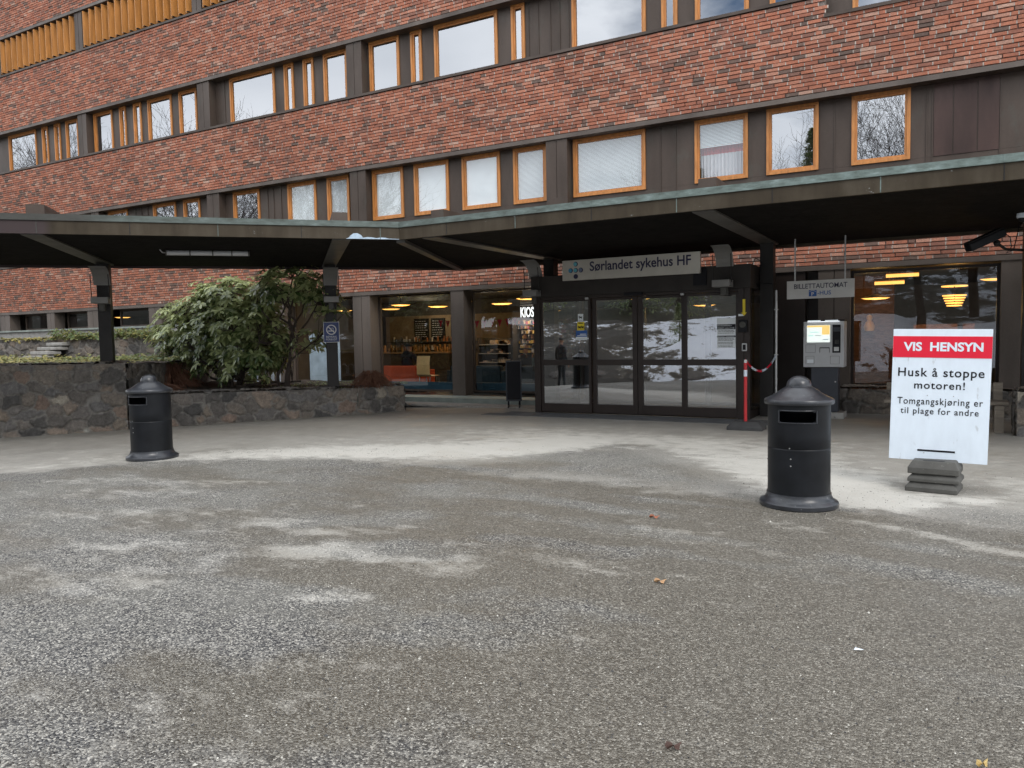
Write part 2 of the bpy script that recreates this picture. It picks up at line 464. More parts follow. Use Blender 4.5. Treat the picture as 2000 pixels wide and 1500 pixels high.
MT = dict(
    brick=mat_brick(), mortar=mat_plain('mortar', (0.20, 0.17, 0.15), 0.9, 0, 0.3, 6, 0.004, 60),  # joint shadow put into the bed mortar's colour, darker than the head joints
    mortar_light=mat_plain('mortar_light', (0.44, 0.385, 0.335), 0.9, 0, 0.3, 6),
    stone_bed=mat_stone('rubble_stone_bed_walls', 1.65), stone=mat_stone('rubble_stone', 1.5),  # first copy scaled a little brighter, for the walls around the beds
    bronze=mat_bronze('bronze_sheet', (0.075, 0.056, 0.045), 0.25, 0.2),
    bronze_trim=mat_bronze('bronze_trim', (0.115, 0.094, 0.08), 0.25, 0.1),
    bronze_red=mat_bronze('bronze_sheet_reddish', (0.066, 0.04, 0.034), 0.45, 0.0, 0.4),
    copper=mat_copper(), fascia=mat_fascia(),
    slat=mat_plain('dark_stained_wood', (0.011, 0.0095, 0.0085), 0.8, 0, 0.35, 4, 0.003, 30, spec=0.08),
    beam=mat_plain('brown_painted_steel', (0.075, 0.07, 0.062), 0.5, 0, 0.25, 2.0),
    column=mat_plain('black_brown_steel', (0.020, 0.0175, 0.016), 0.5, 0, 0.3, 3.0, spec=0.3),
    wood=mat_plain('oiled_wood_frame', (0.50, 0.205, 0.055), 0.5, 0, 0.25, 5, 0.0, 40, stretch=(4, 4, 0.6)),
    louvre=mat_plain('golden_wood_louvre', (0.44, 0.185, 0.04), 0.55, 0, 0.3, 3, stretch=(4, 4, 0.4)),
    glass=mat_glass('coated_glass', 4.0, (0.72, 0.76, 0.76), 0.0012), glass_low=mat_glass('blind_window_glass', 2.0, (0.96, 0.97, 0.97), 0.0), glass_shop=mat_glass('shop_glass', 1.9, (0.86, 0.89, 0.88), 0.003),
    glass_door=mat_glass('door_glass', 3.5, (0.62, 0.66, 0.66), 0.004),
    blind=mat_plain('white_blind', (0.70, 0.75, 0.765), 0.8, 0, 0.06),
    dark_room=mat_plain('room_paint_dim', (0.22, 0.2, 0.18), 0.9), darkint=mat_plain('dark_interior', (0.05, 0.045, 0.04), 0.8),
    doorframe=mat_plain('dark_brown_aluminium', (0.026, 0.018, 0.015), 0.42, 0.1, 0.2, 2, spec=0.35),
    header=mat_plain('black_brown_panel', (0.028, 0.023, 0.02), 0.5, 0.05, 0.3, 2, spec=0.3),
    steel=None, concrete=mat_plain('concrete', (0.30, 0.29, 0.27), 0.85, 0, 0.25, 5, 0.004, 50, speck=(12, 0.62, (0.15, 0.145, 0.135))),
    ledge=mat_plain('green_grey_slate_ledge', (0.235, 0.265, 0.24), 0.6, 0, 0.25, 3),
    paving=mat_plain('slate_grey_paving', (0.115, 0.12, 0.125), 0.75, 0, 0.25, 4, 0.003, 60),
    bin=mat_plain('black_plastic', (0.008, 0.009, 0.011), 0.4, 0, 0.4, 5, 0.0, 40, spec=0.22, speck=(70, 0.76, (0.10, 0.10, 0.10))),
    bin_lid=mat_plain('worn_black_plastic', (0.021, 0.023, 0.028), 0.32, 0, 0.5, 7, 0.0, 40, spec=0.6, speck=(30, 0.66, (0.17, 0.175, 0.18))),
    white=mat_plain('white_sign_face', (0.70, 0.78, 0.86), 0.4, 0, 0.05, 5, stretch=(2, 2, .7), speck=(9, 0.67, (0.56, 0.61, 0.66))), red=mat_plain('red_vinyl', (0.70, 0.004, 0.03), 0.45, 0, 0.04),
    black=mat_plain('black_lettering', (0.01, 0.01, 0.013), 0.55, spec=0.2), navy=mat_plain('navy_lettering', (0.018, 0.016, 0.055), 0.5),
    blue=mat_plain('blue_sign', (0.012, 0.03, 0.13), 0.4), blue_bright=mat_plain('blue_pictogram', (0.015, 0.09, 0.33), 0.4),
    rubber=mat_plain('grey_recycled_rubber', (0.075, 0.073, 0.066), 0.8, 0, 0.25, 6, 0.004, 60, speck=(40, 0.66, (0.16, 0.155, 0.14))),
    metal=mat_plain('galvanised_steel', (0.42, 0.42, 0.41), 0.42, 0.8, 0.15, 5), grey=mat_plain('light_grey_paint', (0.5, 0.505, 0.51), 0.45, 0.1, 0.06),
    offwhite=mat_plain('off_white_sign', (0.60, 0.59, 0.57), 0.5, 0, 0.08, 3),
    anthracite=mat_plain('anthracite_cabinet', (0.03, 0.034, 0.045), 0.5, 0, 0.15),
    yellow=mat_plain('yellow_sticker', (0.75, 0.58, 0.02), 0.5, 0, 0.05), paper=mat_plain('paper', (0.78, 0.82, 0.84), 0.8, 0, 0.03),
    bark=mat_plain('bark', (0.055, 0.042, 0.034), 0.9, 0, 0.4, 8, 0.004, 40), soil=mat_plain('leaf_litter_soil', (0.05, 0.036, 0.026), 0.95, 0, 0.5, 9, 0.03, 12),
    dry=mat_plain('dry_brown_stems', (0.16, 0.075, 0.045), 0.9, 0, 0.4, 9),
    rhodo=mat_leaf('rhododendron_leaf', (0.06, 0.10, 0.032), (0.56, 0.62, 0.29), (0.42, 0.46, 0.24), 0.24),  # pale end of the ramp carries gloss highlights in the leaf colour
    ivy=mat_leaf('ivy_leaf', (0.08, 0.14, 0.04), (0.42, 0.34, 0.10), (0.2, 0.2, 0.08), 0.5),
    oldwood=mat_plain('weathered_bench_wood', (0.20, 0.17, 0.135), 0.85, 0, 0.35, 4, 0.003, 40, stretch=(0.6, 5, 5)),
    asphalt=mat_ground(),
)
def mat_brushed():
    t = NT('brushed_steel_sign'); p = t.objc()
    n = t.noise(t.mapping(p, (0.5, 1, 30)), 3, 4)
    n2 = t.noise(p, 1.3, 4, 0.6)
    c = t.ramp(n2, (0.3, (0.42, 0.395, 0.345)), (0.7, (0.58, 0.55, 0.49)))
    t.bsdf(c, t.ramp(n, (0.3, 0.36), (0.7, 0.52)), 0.35, None, 0.5)
    return t.m
MT['steel'] = mat_brushed()

# ------------------------------------------------------------------ ground
def gz(x, y):
    """the forecourt falls gently away to the left, more beyond the left wall and behind the photographer"""
    s = -8.5 - x
    z = -0.03 * (math.log1p(math.exp(min(30, s * 2))) / 2)
    k = max(0.0, -x * 0.5 - y - 0.6)
    z -= 0.09 * min(k, 5.0)
    return max(z, -0.62)

def gauss(x, y, cx, cy, rx, ry, a=0.0):
    dx, dy = x - cx, y - cy
    c, s = math.cos(a), math.sin(a)
    u, v = (dx * c + dy * s) / rx, (-dx * s + dy * c) / ry
    return math.exp(-(u * u + v * v))

GX = [-12, -9.8, -8.8, -6.8, -5.2, -4.0, -2.6, -1.4, -0.5, 0.6, 2.5, 6]
GY = [4.0, 5.0, 6.35, 7.2, 7.25, 7.05, 7.0, 6.85, 6.75, 6.5, 5.6, 3.0]
def gutter(x): return float(np.interp(x, GX, GY))
SAND = [(-5.2, 3.2, 2.6, 2.0, 0.4, 0.3), (-2.6, 1.9, 1.3, 0.9, 0.4, 0.22), (-8.4, 7.1, 2.2, 0.5, 0.55, 0.75), (-6.2, 8.3, 1.9, 0.65, 0.35, 1.0), (-4.7, 9.2, 1.3, 0.8, 0.5, 0.95), (-3.4, 10.4, 2.2, 0.75, 0, 0.7), (-5.5, 10.3, 1.8, 1.2, 0, 0.45),
        (-1.9, 9.0, 1.3, 0.9, -0.7, 1.0), (-0.9, 8.0, 0.9, 0.75, -0.7, 1.05), (-0.4, 7.35, 0.5, 0.35, 0, 1.0), (0.28, 7.75, 0.28, 0.16, 0, 0.9), (0.9, 8.6, 0.6, 0.7, 0, 0.9),
        (-0.1, 6.35, 0.75, 0.09, -0.42, 1.0), (0.6, 5.95, 0.6, 0.1, -0.35, 0.95), (-0.9, 6.15, 0.5, 0.16, -0.3, 0.55), (-1.7, 5.6, 0.9, 0.3, 0, 0.4),
        (-3.95, 4.02, 0.34, 0.2, 0.5, 1.15), (-2.8, 4.15, 0.2, 0.2, 0.9, 0.95), (-4.2, 4.5, 0.26, 0.14, 0.4, 0.8), (-4.9, 4.5, 0.32, 0.18, 0.4, 0.65), (-3.75, 4.85, 0.16, 0.12, 0.3, 0.65), (-3.3, 4.1, 0.3, 0.12, 0.3, 0.8),
        (-7.2, 4.9, 1.1, 0.35, 0.5, 0.55), (-6.2, 4.3, 1.0, 0.25, 0.5, 0.5), (-8.2, 5.2, 0.8, 0.25, 0.5, 0.6), (-6.9, 5.6, 0.7, 0.16, 0.45, 0.6), (-3.1, 3.35, 0.22, 0.13, 0.5, 0.6), (-5.2, 3.6, 0.6, 0.15, 0.5, 0.5), (-2.1, 4.55, 0.6, 0.18, 0, 0.6), (-4.6, 3.0, 0.5, 0.3, 0.5, 0.45)]
DARK = [(-3.7, 8.55, 0.95, 1.05, 0, 1.3), (-2.7, 8.0, 1.0, 0.55, -0.5, 1.1), (-4.6, 7.6, 0.9, 0.35, 0.3, 0.8), (-3.75, 9.9, 0.35, 0.4, 0, 0.5), (0.5, 7.1, 0.6, 0.45, -0.2, 0.9), (0.1, 8.3, 0.45, 0.3, 0, 0.7), (-1.15, 6.9, 0.7, 0.25, 0, 0.6),
        (-3.5, 11.4, 0.25, 0.2, 0, 0.5), (-7.0, 8.1, 0.5, 0.12, 0.5, 0.4)]
ROUGH = [(-3.4, 1.7, 1.2, 0.8, 0.4, 0.9), (-2.6, 4.85, 0.9, 0.3, 0.1, 1.0), (-2.2, 1.7, 1.4, 0.8, 0, 0.7), (-5.6, 3.0, 1.5, 1.0, 0, 0.5), (-2.6, 2.4, 1.2, 0.6, 0.4, 0.7), (-1.3, 3.2, 1.0, 0.6, 0, 0.3)]
DAMP = [(0.3, 3.0, 2.2, 2.6, 0, 0.5), (-2.2, 5.6, 2.2, 0.7, 0.0, 0.5), (-4.2, 5.8, 1.4, 0.5, 0.2, 0.4), (-3.3, 3.7, 0.5, 0.25, 0.4, 1.2), (-1.8, 4.3, 0.9, 0.3, -0.1, 1.0), (-0.6, 4.4, 1.2, 0.5, -0.2, 0.7), (-1.0, 2.9, 1.2, 0.8, 0, 0.5), (-3.9, 4.6, 0.6, 0.25, 0.4, 0.9), (-5.1, 2.6, 0.35, 0.12, 0.5, 0.9), (-1.2, 6.35, 1.4, 0.25, -0.15, 0.6)]
xs = list(np.arange(-19, 7, 0.09)); ys = list(np.arange(-1, 17.2, 0.09))
xs = [-420, -200, -100, -60, -40, -30, -24] + xs + [8, 10, 14, 20, 30, 60, 120, 250, 420]
ys = [-420, -200, -100, -60, -40, -25, -15, -9, -5, -3, -2] + ys + [20, 26, 35, 60, 120, 250, 420]
mb = MB(); ad, asd, adp, arg, adk = [], [], [], [], []
for y in ys:
    for x in xs:
        mb.v.append((x, y, gz(x, y) if abs(x) < 60 else gz(-60 if x < 0 else 60, y)))
        g = y - gutter(x)
        inner = -19 < x < 7 and -1 < y < 17
        ad.append(g if inner else -1)
        if inner:
            s = sum(a * gauss(x, y, cx, cy, rx, ry, an) for cx, cy, rx, ry, an, a in SAND)
            s -= sum(a * gauss(x, y, cx, cy, rx, ry, an) for cx, cy, rx, ry, an, a in DARK)
            s += 0.12 * (g > 0) * math.exp(-max(0, g - 0.3) / 2.5)
            asd.append(s + 0.1)
            dm = sum(a * gauss(x, y, cx, cy, rx, ry, an) for cx, cy, rx, ry, an, a in DAMP) + 1.6 * math.exp(-((g + 0.05) / 0.14) ** 2) * (x > -5.5)
            if x > -4.5 and -2.4 < g < -0.15: dm += 0.5 * min(1, (x + 4.5) / 2) * math.sin(g * 10.5 + 0.6 * math.sin(x * 1.7)) * math.exp(-abs(g + 1.0))
            adp.append(dm)
            adk.append(min(1, sum(a * gauss(x, y, cx, cy, rx, ry, an) for cx, cy, rx, ry, an, a in DARK)))
            arg.append(sum(a * gauss(x, y, cx, cy, rx, ry, an) for cx, cy, rx, ry, an, a in ROUGH))
        else:
            asd.append(0); adp.append(0); arg.append(0); adk.append(0)
nx = len(xs)
for j in range(len(ys) - 1):
    for i in range(nx - 1):
        mb.f.append((j * nx + i, j * nx + i + 1, (j + 1) * nx + i + 1, (j + 1) * nx + i))
struct('ground', mb, MT['asphalt'], dict(d=('POINT', ad), sand=('POINT', asd), damp=('POINT', adp), rough_zone=('POINT', arg), dark=('POINT', adk)), smooth=True)

# paving slabs in front of the doors
mb = MB(); random.seed(3)
for r, (y0, y1) in enumerate(((12.86, 13.22), (13.22, 13.58))):
    x = -7.9 + r * 0.3
    while x < -2.3:
        w = 0.62 if r else 0.62
        mb.box(x, x + w - 0.008, y0, y1 - 0.008, -0.02, 0.006 + random.uniform(-0.002, 0.002)); x += w
struct('entrance_paving', mb, MT['paving'])
mb = MB().box(-13.6, -7.14, 14.98, 15.68, -0.05, 0.115)
struct('kiosk_ledge', mb, MT['ledge'])
mb = MB()
x = -11.4
while x < -7.2:
    mb.box(x, x + 0.58, 14.3, 14.97, -0.03, 0.008); x += 0.59
struct('kiosk_paving', mb, MT['concrete'])

# ------------------------------------------------------------------ hospital building
YF = 15.7                    # face of the brickwork
YP = YF + 0.25               # recessed window bands
B = Thing('hospital_building', 'long red brick hospital building with bronze window bands above the entrance canopy', 'building', (-13.0, YF, 0))

def bricks(x0, x1, z0, z1, seed, holes=()):
    rnd = random.Random(seed)
    mb = MB(); at = []; hj = MB(); hq = MB()
    ch = 0.0762; z = z0; row = 0
    nrow = max(1, round((z1 - z0) / ch)); ch = (z1 - z0) / nrow
    for row in range(nrow):
        zc = z0 + row * ch
        x = x0 - rnd.uniform(0, 0.24)
        dz = rnd.uniform(-0.002, 0.002)
        while x < x1:
            w = 0.108 if rnd.random() < 0.22 else 0.226
            w += rnd.uniform(-0.006, 0.006)
            a, b = max(x, x0), min(x + w, x1)
            x += w + 0.013
            if b - a < 0.03: continue
            if any(hx0 < (a + b) / 2 < hx1 and hz0 < zc + ch / 2 < hz1 for hx0, hx1, hz0, hz1 in holes): continue
            j = lambda s=0.004: rnd.uniform(-s, s)
            za, zb = zc + 0.006 + dz + j(0.002), zc + ch - 0.006 + dz + j(0.002)
            yf = YF + j(0.005) - (0.004 if rnd.random() < 0.1 else 0)
            n = len(mb.v); i = 0.003
            t = j(0.004)
            mb.v += [(a, YF + 0.034, za), (b, YF + 0.034, za), (b, YF + 0.034, zb), (a, YF + 0.034, zb),
                     (a + abs(j(0.008)), yf + t, za + abs(j(0.006))), (b - abs(j(0.008)), yf - t, za + abs(j(0.006))),
                     (b - abs(j(0.008)), yf - t + j(0.002), zb - abs(j(0.006))), (a + abs(j(0.008)), yf + t + j(0.002), zb - abs(j(0.006)))]
            mb.f += [(n + 4, n + 5, n + 6, n + 7), (n, n + 1, n + 5, n + 4), (n + 1, n + 2, n + 6, n + 5), (n + 2, n + 3, n + 7, n + 6), (n + 3, n, n + 4, n + 7)]
            at += [rnd.random() ** (1.0 if rnd.random() < 0.8 else 0.6)] * 5
            if rnd.random() < 0.85: hq.quad((b - .004, YF + .006, za + .002), (b + .017, YF + .006, za + .002), (b + .017, YF + .006, zb - .004), (b - .004, YF + .006, zb - .004))
    return mb, at, hj, hq
WX0, WX1 = -33.0, 6.0
NOTCH = (-1.98, 7.0, 7.32, 8.0)
for i, (z0, z1, holes) in enumerate(((2.76, 4.33, ()), (5.98, 7.71, (NOTCH,)), (9.22, 11.08, ()), (12.48, 14.5, ()))):
    mb, at, m2, hq = bricks(WX0, WX1, z0, z1, 11 + i, holes)
    wall = B.part('brick_wall', mb, MT['brick'], attrs=dict(rnd=('FACE', at)))
    if holes:
        m2.box(WX0, NOTCH[0], YF + 0.032, YF + 0.26, z0 - 0.01, z1 + 0.01).box(NOTCH[0], WX1, YF + 0.032, YF + 0.26, z0 - 0.01, NOTCH[2])
    else:
        m2.box(WX0, WX1, YF + 0.032, YF + 0.26, z0 - 0.01, z1 + 0.01)
    B.part('mortar_bed', m2, MT['mortar'], wall)
    B.part('head_joints', hq, MT['mortar_light'], wall)

# horizontal trims: lintel strip under each brick band, sill on top of each
mb = MB()
for z in (2.665, 5.875, 9.115, 12.37):
    mb.box(WX0, WX1, YF - 0.025, YF + 0.34, z, z + 0.09)
B.part('lintel_trim', mb, MT['bronze_trim'])
mb = MB()
for z, xe in ((4.34, WX1), (7.722, NOTCH[0]), (11.09, WX1)):
    mb.box(WX0, xe, YF - 0.03, YF + 0.27, z, z + 0.06)
mb.box(NOTCH[0], WX1, YF - 0.03, YF + 0.27, 7.325, 7.385)
B.part('sill_trim', mb, MT['bronze'])

def window(x0, x1, z0, z1, blind=None, mat_b=None, fw_=0.055, deep=True):
    f = MB()
    for a, dy0, dy1, o in ((fw_, -0.035, 0.06, 0.0), (0.04, -0.01, 0.05, fw_)):
        X0, X1, Z0, Z1 = x0 + o, x1 - o, z0 + o, z1 - o
        f.box(X0, X0 + a, YP + dy0, YP + dy1, Z0, Z1).box(X1 - a, X1, YP + dy0, YP + dy1, Z0, Z1)
        f.box(X0 + a, X1 - a, YP + dy0 + 0.001, YP + dy1, Z0, Z0 + a).box(X0 + a, X1 - a, YP + dy0 + 0.001, YP + dy1, Z1 - a, Z1)
    w = B.part('window', f, MT['wood'])
    g = fw_ + 0.038
    B.part('pane', MB().quad((x0 + g, YP + 0.02, z0 + g), (x1 - g, YP + 0.02, z0 + g), (x1 - g, YP + 0.02, z1 - g), (x0 + g, YP + 0.02, z1 - g)), MT['glass_low' if blind else 'glass'], w)
    if blind == 'full':
        B.part('blind', MB().box(x0 + g, x1 - g, YP + 0.05, YP + 0.054, z0 + 0.07, z1 - 0.07), MT['blind'], w)
    elif blind in ('slats', 'half'):
        m = MB(); z = z1 - 0.1; zb = z0 + 0.07 if blind == 'slats' else z0 + 0.62 * (z1 - z0) - 0.08
        while z > zb:
            m.quad((x0 + g, YP + 0.05, z), (x1 - g, YP + 0.05, z), (x1 - g, YP + 0.064, z + 0.023), (x0 + g, YP + 0.064, z + 0.023)); z -= 0.027
        B.part('blind', m, MT['blind'], w)
    if blind == 'half':
        for nm, zz0, zz1, mt in (('curtain_valance', z0 + 0.46 * (z1 - z0), z0 + 0.6 * (z1 - z0), 'curtain_red'), ('curtain', z0 + 0.07, z0 + 0.46 * (z1 - z0), 'curtain_white')):
            m = MB(); n = 44
            for k in range(n):
                xa, xb = x0 + g + (x1 - x0 - 2 * g) * k / n, x0 + g + (x1 - x0 - 2 * g) * (k + 1) / n
                ya, yb = (YP + 0.16 + 0.02 * math.sin(q * 1.7) for q in (k, k + 1))
                m.quad((xa, ya, zz0), (xb, yb, zz0), (xb, yb, zz1), (xa, ya, zz1))
            B.part(nm, m, MT[mt], w)
    return w
MT['curtain_red'] = mat_plain('red_curtain', (0.5, 0.07, 0.07), 0.9)
MT['curtain_white'] = mat_plain('pale_curtain', (0.55, 0.56, 0.58), 0.9, 0, 0.2, 14, stretch=(6, 1, 0.1))

def band(z0, z1, wins, seams, piers, xend=WX1, zs=None):
    """sheet cladding between the windows of one storey, with standing seams, and projecting piers"""
    zs = z0 if zs is None else zs
    x = WX0
    def panel(a, b):
        m = MB().box(a, b, YP, YP + 0.06, z0, z1)
        for s in seams:
            if a < s < b: m.box(s - 0.008, s + 0.008, YP - 0.018, YP + 0.001, zs, z1 - 0.001)
        B.part('cladding_panel', m, MT['bronze'])
    for a, b in wins:
        if a > x: panel(x, a)
        x = b
    if x < xend: panel(x, xend)
    if zs < z0: B.part('apron_cladding', MB().box(WX0, xend, YP + 0.001, YP + 0.06, zs, z0 - 0.002), MT['bronze'])
    for a, b in piers:
        c = (a + b) / 2
        m = MB().box(a, c - 0.006, YF + 0.012, YP - 0.002, z0, z1).box(c + 0.006, b, YF + 0.012, YP - 0.002, z0, z1).box(c - 0.006, c + 0.006, YF + 0.03, YP - 0.002, z0, z1)
        if zs < z0: m.box(a, b, YF + 0.012, YP - 0.002, zs, z0 - 0.001)
        B.part('pier', m, MT['bronze'])
ZA0, ZA1 = 4.602, 5.873
ROWA = [(-29.9, -28.2, None), (-27.2, -26.1, None), (-25.6, -24.9, None), (-24.0, -23.0, None), (-21.72, -20.65, None), (-20.29, -19.55, None), (-18.11, -17.04, None), (-15.94, -14.89, 'full'), (-14.49, -13.72, 'slats'), (-12.94, -11.95, 'full'), (-11.61, -10.57, 'full'),
        (-10.18, -9.12, 'full'), (-8.76, -7.9, 'slats'), (-7.23, -5.55, 'slats'), (-4.49, -3.42, 'half'), (-3.06, -2.1, None), (-1.52, -0.54, None), (2.2, 3.3, None), (3.8, 4.8, None)]
band(ZA0, ZA1, [(a, b) for a, b, _ in ROWA], [-22.6, -22.3, -22.0, -16.72, -16.49, -16.2, -5.22, -4.89, -1.82, -0.28, -0.19, 0.84, 1.3, 1.7], [(-18.97, -18.45), (-13.5, -12.98), (-7.8, -7.28), (-24.6, -24.2)], zs=4.402)
# reddish replacement sheets right of the last window
m = MB()
for a, b in ((-0.17, 0.12), (0.14, 0.49), (0.51, 0.82)):
    m.box(a, b, YP - 0.012, YP - 0.002, ZA0, ZA1 - 0.002)
B.part('replaced_cladding', m, MT['bronze_red'])
for a, b, bl in ROWA: window(a, b, ZA0, ZA1, bl)
ZB0, ZB1 = 7.785, 9.113
ROWB = [(-29.59, -27.87), (-27.5, -27.16), (-26.76, -26.43), (-26.1, -25.41), (-24.53, -23.55), (-23.17, -22.86), (-22.47, -22.09), (-21.76, -20.64), (-20.29, -19.5), (-18.07, -16.29), (-15.92, -15.57), (-15.21, -14.84),
        (-14.48, -13.66), (-12.92, -11.97), (-11.61, -11.28), (-10.9, -9.12), (-8.75, -8.4), (-7.22, -5.52), (-5.18, -4.84), (-4.47, -3.4), (-3.0, -2.5)]
band(ZB0, ZB1, ROWB, [-8.05, -7.75, -7.52, -18.3, -13.1, -8.3, -7.3], [(-25.06, -24.6), (-19.2, -18.69), (-13.5, -13.0)], NOTCH[0])
for a, b in ((NOTCH[0], -1.52), (-0.41, WX1)): B.part('cladding_panel', MB().box(a, b, YP, YP + 0.06, 7.388, ZB1), MT['bronze'])
for a, b in ROWB: window(a, b, ZB0, ZB1)
window(-1.52, -0.41, 7.39, ZB1)
# louvred storey
ZC0, ZC1 = 11.152, 12.368
m = MB().box(WX0, WX1, YP + 0.1, YP + 0.16, ZC0, ZC1)
B.part('louvre_backing', m, MT['darkint'])
for a, b in ((-32.9, -29.85), (-29.45, -24.98), (-24.58, -19.28), (-18.88, -13.6), (-13.2, -8.0)):
    m = MB(); n = round((b - a) / 0.335); st = (b - a) / n
    for k in range(n):
        xc = a + (k + 0.5) * st
        mm = Matrix.Translation((xc, YF + 0.12, 0)) @ Matrix.Rotation(math.radians(-14 + random.uniform(-2, 2)), 4, 'Z')
        m.box(-0.02, 0.02, -0.15, 0.15, ZC0 + 0.03, ZC1 - 0.05, mm)
    w = B.part('louvre_screen', m, MT['louvre'])
    m = MB()
    for k in range(n):
        xc = a + (k + 0.5) * st
        m.box(xc - 0.012, xc + 0.06, YF - 0.03, YF + 0.25, ZC0 + 0.06, ZC0 + 0.075)
    m.box(a, b, YF + 0.2, YF + 0.22, ZC1 - 0.08, ZC1 - 0.04)
    B.part('louvre_bracket', m, MT['column'], w)
for a, b in ((-29.85, -29.45), (-24.98, -24.58), (-19.28, -18.88), (-13.6, -13.2)):
    B.part('pier', MB().box(a, (a + b) / 2 - 0.01, YF + 0.02, YP + 0.09, ZC0, ZC1).box((a + b) / 2 + 0.01, b, YF + 0.02, YP + 0.09, ZC0, ZC1), MT['bronze'])

# ground floor: low strip of windows on the left, full height shop windows by the kiosk, big lobby window on the right
YG = YF + 0.40
def shop_window(x0, x1, z0, z1, fr=0.05, y=YG, mt='glass_shop', fm='bronze'):
    f = MB().box(x0, x0 + fr, y - 0.03, y + 0.03, z0, z1).box(x1 - fr, x1, y - 0.03, y + 0.03, z0, z1)
    f.box(x0 + fr, x1 - fr, y - 0.031, y + 0.03, z0, z0 + fr).box(x0 + fr, x1 - fr, y - 0.031, y + 0.03, z1 - fr, z1)
    w = B.part('shop_window', f, MT[fm])
    e = fr - 0.005
    B.part('pane', MB().quad((x0 + e, y, z0 + e), (x1 - e, y, z0 + e), (x1 - e, y, z1 - e), (x0 + e, y, z1 - e)), MT[mt], w)
    return w
ZL = 2.663
def pier(a, b, z0=0.0, z1=ZL, seam=True, y0=YF + 0.0, y1=YG - 0.035):
    m = MB()
    if seam:
        c = (a + b) / 2
        m.box(a, c - 0.008, y0, y1, z0, z1).box(c + 0.008, b, y0, y1, z0, z1).box(c - 0.008, c + 0.008, y0 + 0.03, y1, z0, z1)
    else: m.box(a, b, y0, y1, z0, z1)
    B.part('pier', m, MT['bronze_trim'])
# low strip
LOW = [(-33, -31.4), (-29.41, -27.45), (-26.81, -25.05), (-23.85, -21.85), (-21.2, -19.3)]
for a, b in LOW: shop_window(a, b, 2.09, ZL, 0.06)
for a, b in ((-30.4, -29.75), (-27.4, -26.95), (-25.05, -24.45), (-21.85, -21.25), (-19.3, -18.7)): pier(a, b, 2.09)
B.part('window_sill', MB().box(WX0, -18.7, YF - 0.06, YG + 0.03, 2.03, 2.088), MT['ledge'])
B.part('plinth', MB().box(WX0, -18.62, YF + 0.0, YG + 0.03, -0.6, 2.028), MT['concrete'])
# kiosk front
KW = [(-18.62, -16.9), (-16.0, -13.52), (-12.95, -10.44), (-10.07, -7.12)]
for a, b in KW: shop_window(a, b, 0.17, ZL)
for a, b in ((-16.9, -16.0), (-13.52, -12.95)): pier(a, b, 0.116)
pier(-10.44, -10.07, 0.116, seam=False)
B.part('heater_panel', MB().box(-16.0, -7.12, YG + 0.12, YG + 0.22, 0.16, 0.40), mat_plain('blue_grey_panel', (0.03, 0.085, 0.13), 0.5))
B.part('roller_blind', MB().box(-15.55, -14.42, YG + 0.06, YG + 0.064, 0.3, 1.72), mat_plain('white_window_film', (0.5, 0.58, 0.68), 0.7))
# wall and window right of the porch
m = MB().box(-2.86, -2.3, YF + 0.02, YF + 0.3, 0, ZL).box(-2.3, -2.06, YF + 0.32, YF + 0.36, 0, ZL)
B.part('side_panel', m, MT['doorframe'])
pier(-2.06, -1.5, 0.0)
shop_window(-1.5, 0.88, 0.47, ZL - 0.03, 0.05, YF + 0.2, 'glass_shop', 'doorframe')
pier(0.88, 1.22, 0.0, seam=False, y1=YF + 0.3)
shop_window(1.22, 4.4, 0.47, ZL - 0.03, 0.05, YF + 0.2, 'glass_shop', 'doorframe')
pier(4.4, 6.0, 0.0)
# shell: floors, roof, back and end walls
m = MB()
for z in (2.775, 6.3, 9.5, 12.7):
    m.box(WX0, WX1, YF + 0.345 if z < 3 else YF + 0.27, YF + 9, z, z + 0.12)
B.part('floor_slab', m, MT['darkint'])
m = MB().box(WX0, WX1, YF + 9, YF + 9.2, -0.5, 14.6).box(WX0 - 0.2, WX0, YF, YF + 9.2, -0.5, 14.6).box(WX1, WX1 + 0.2, YF, YF + 9.2, -0.5, 14.6)
m.box(-18.9, -18.7, YG + 0.1, YF + 9, 0, 2.77)
B.part('inner_wall', m, MT['dark_room'])
B.part('roof', MB().box(WX0 - 0.3, WX1 + 0.3, YF - 0.15, YF + 9.3, 14.52, 14.8), MT['bronze'])
B.part('interior_floor', MB().box(-18.7, WX1, YG + 0.04, YF + 9, -0.02, 0.06), mat_plain('dark_floor_tiles', (0.1, 0.095, 0.09), 0.35))

# ------------------------------------------------------------------ entrance porch with sliding doors
P = Thing('entrance_porch', 'dark brown glazed entrance porch with sliding doors under the canopy', 'entrance', (-5.0, 13.6, 0))
PX0, PX1, PY = -7.08, -2.89, 13.6
m = MB().box(PX0 - 0.04, PX1 + 0.02, PY - 0.02, PY + 0.3, 2.28, 2.69).box(PX1 - 0.28, PX1 + 0.02, PY + 0.3, YF - 0.03, 2.28, 2.69).box(PX0 - 0.04, PX0 + 0.26, PY + 0.3, YF - 0.03, 2.28, 2.69)
P.part('header', m, MT['header'], bevel=0.004)
P.part('roof', MB().box(PX0 - 0.02, PX1, PY + 0.3, YF - 0.04, 2.62, 2.66), MT['header'])
m = MB().box(PX0, PX0 + 0.13, PY, PY + 0.12, 0, 2.279).box(PX1 - 0.20, PX1 - 0.1, PY, PY + 0.12, 0, 2.279).box(PX1 - 0.095, PX1, PY + 0.01, PY + 0.12, 0, 2.279)
m.box(PX1 - 0.06, PX1, YF - 0.12, YF - 0.03, 0, 2.279).box(PX0, PX0 + 0.06, YF - 0.12, YF - 0.03, 0, 2.279)
m.box(PX1 - 0.05, PX1 - 0.002, PY + 0.12, YF - 0.12, 0, 0.14).box(PX0 + 0.002, PX0 + 0.05, PY + 0.12, YF - 0.12, 0, 0.14)
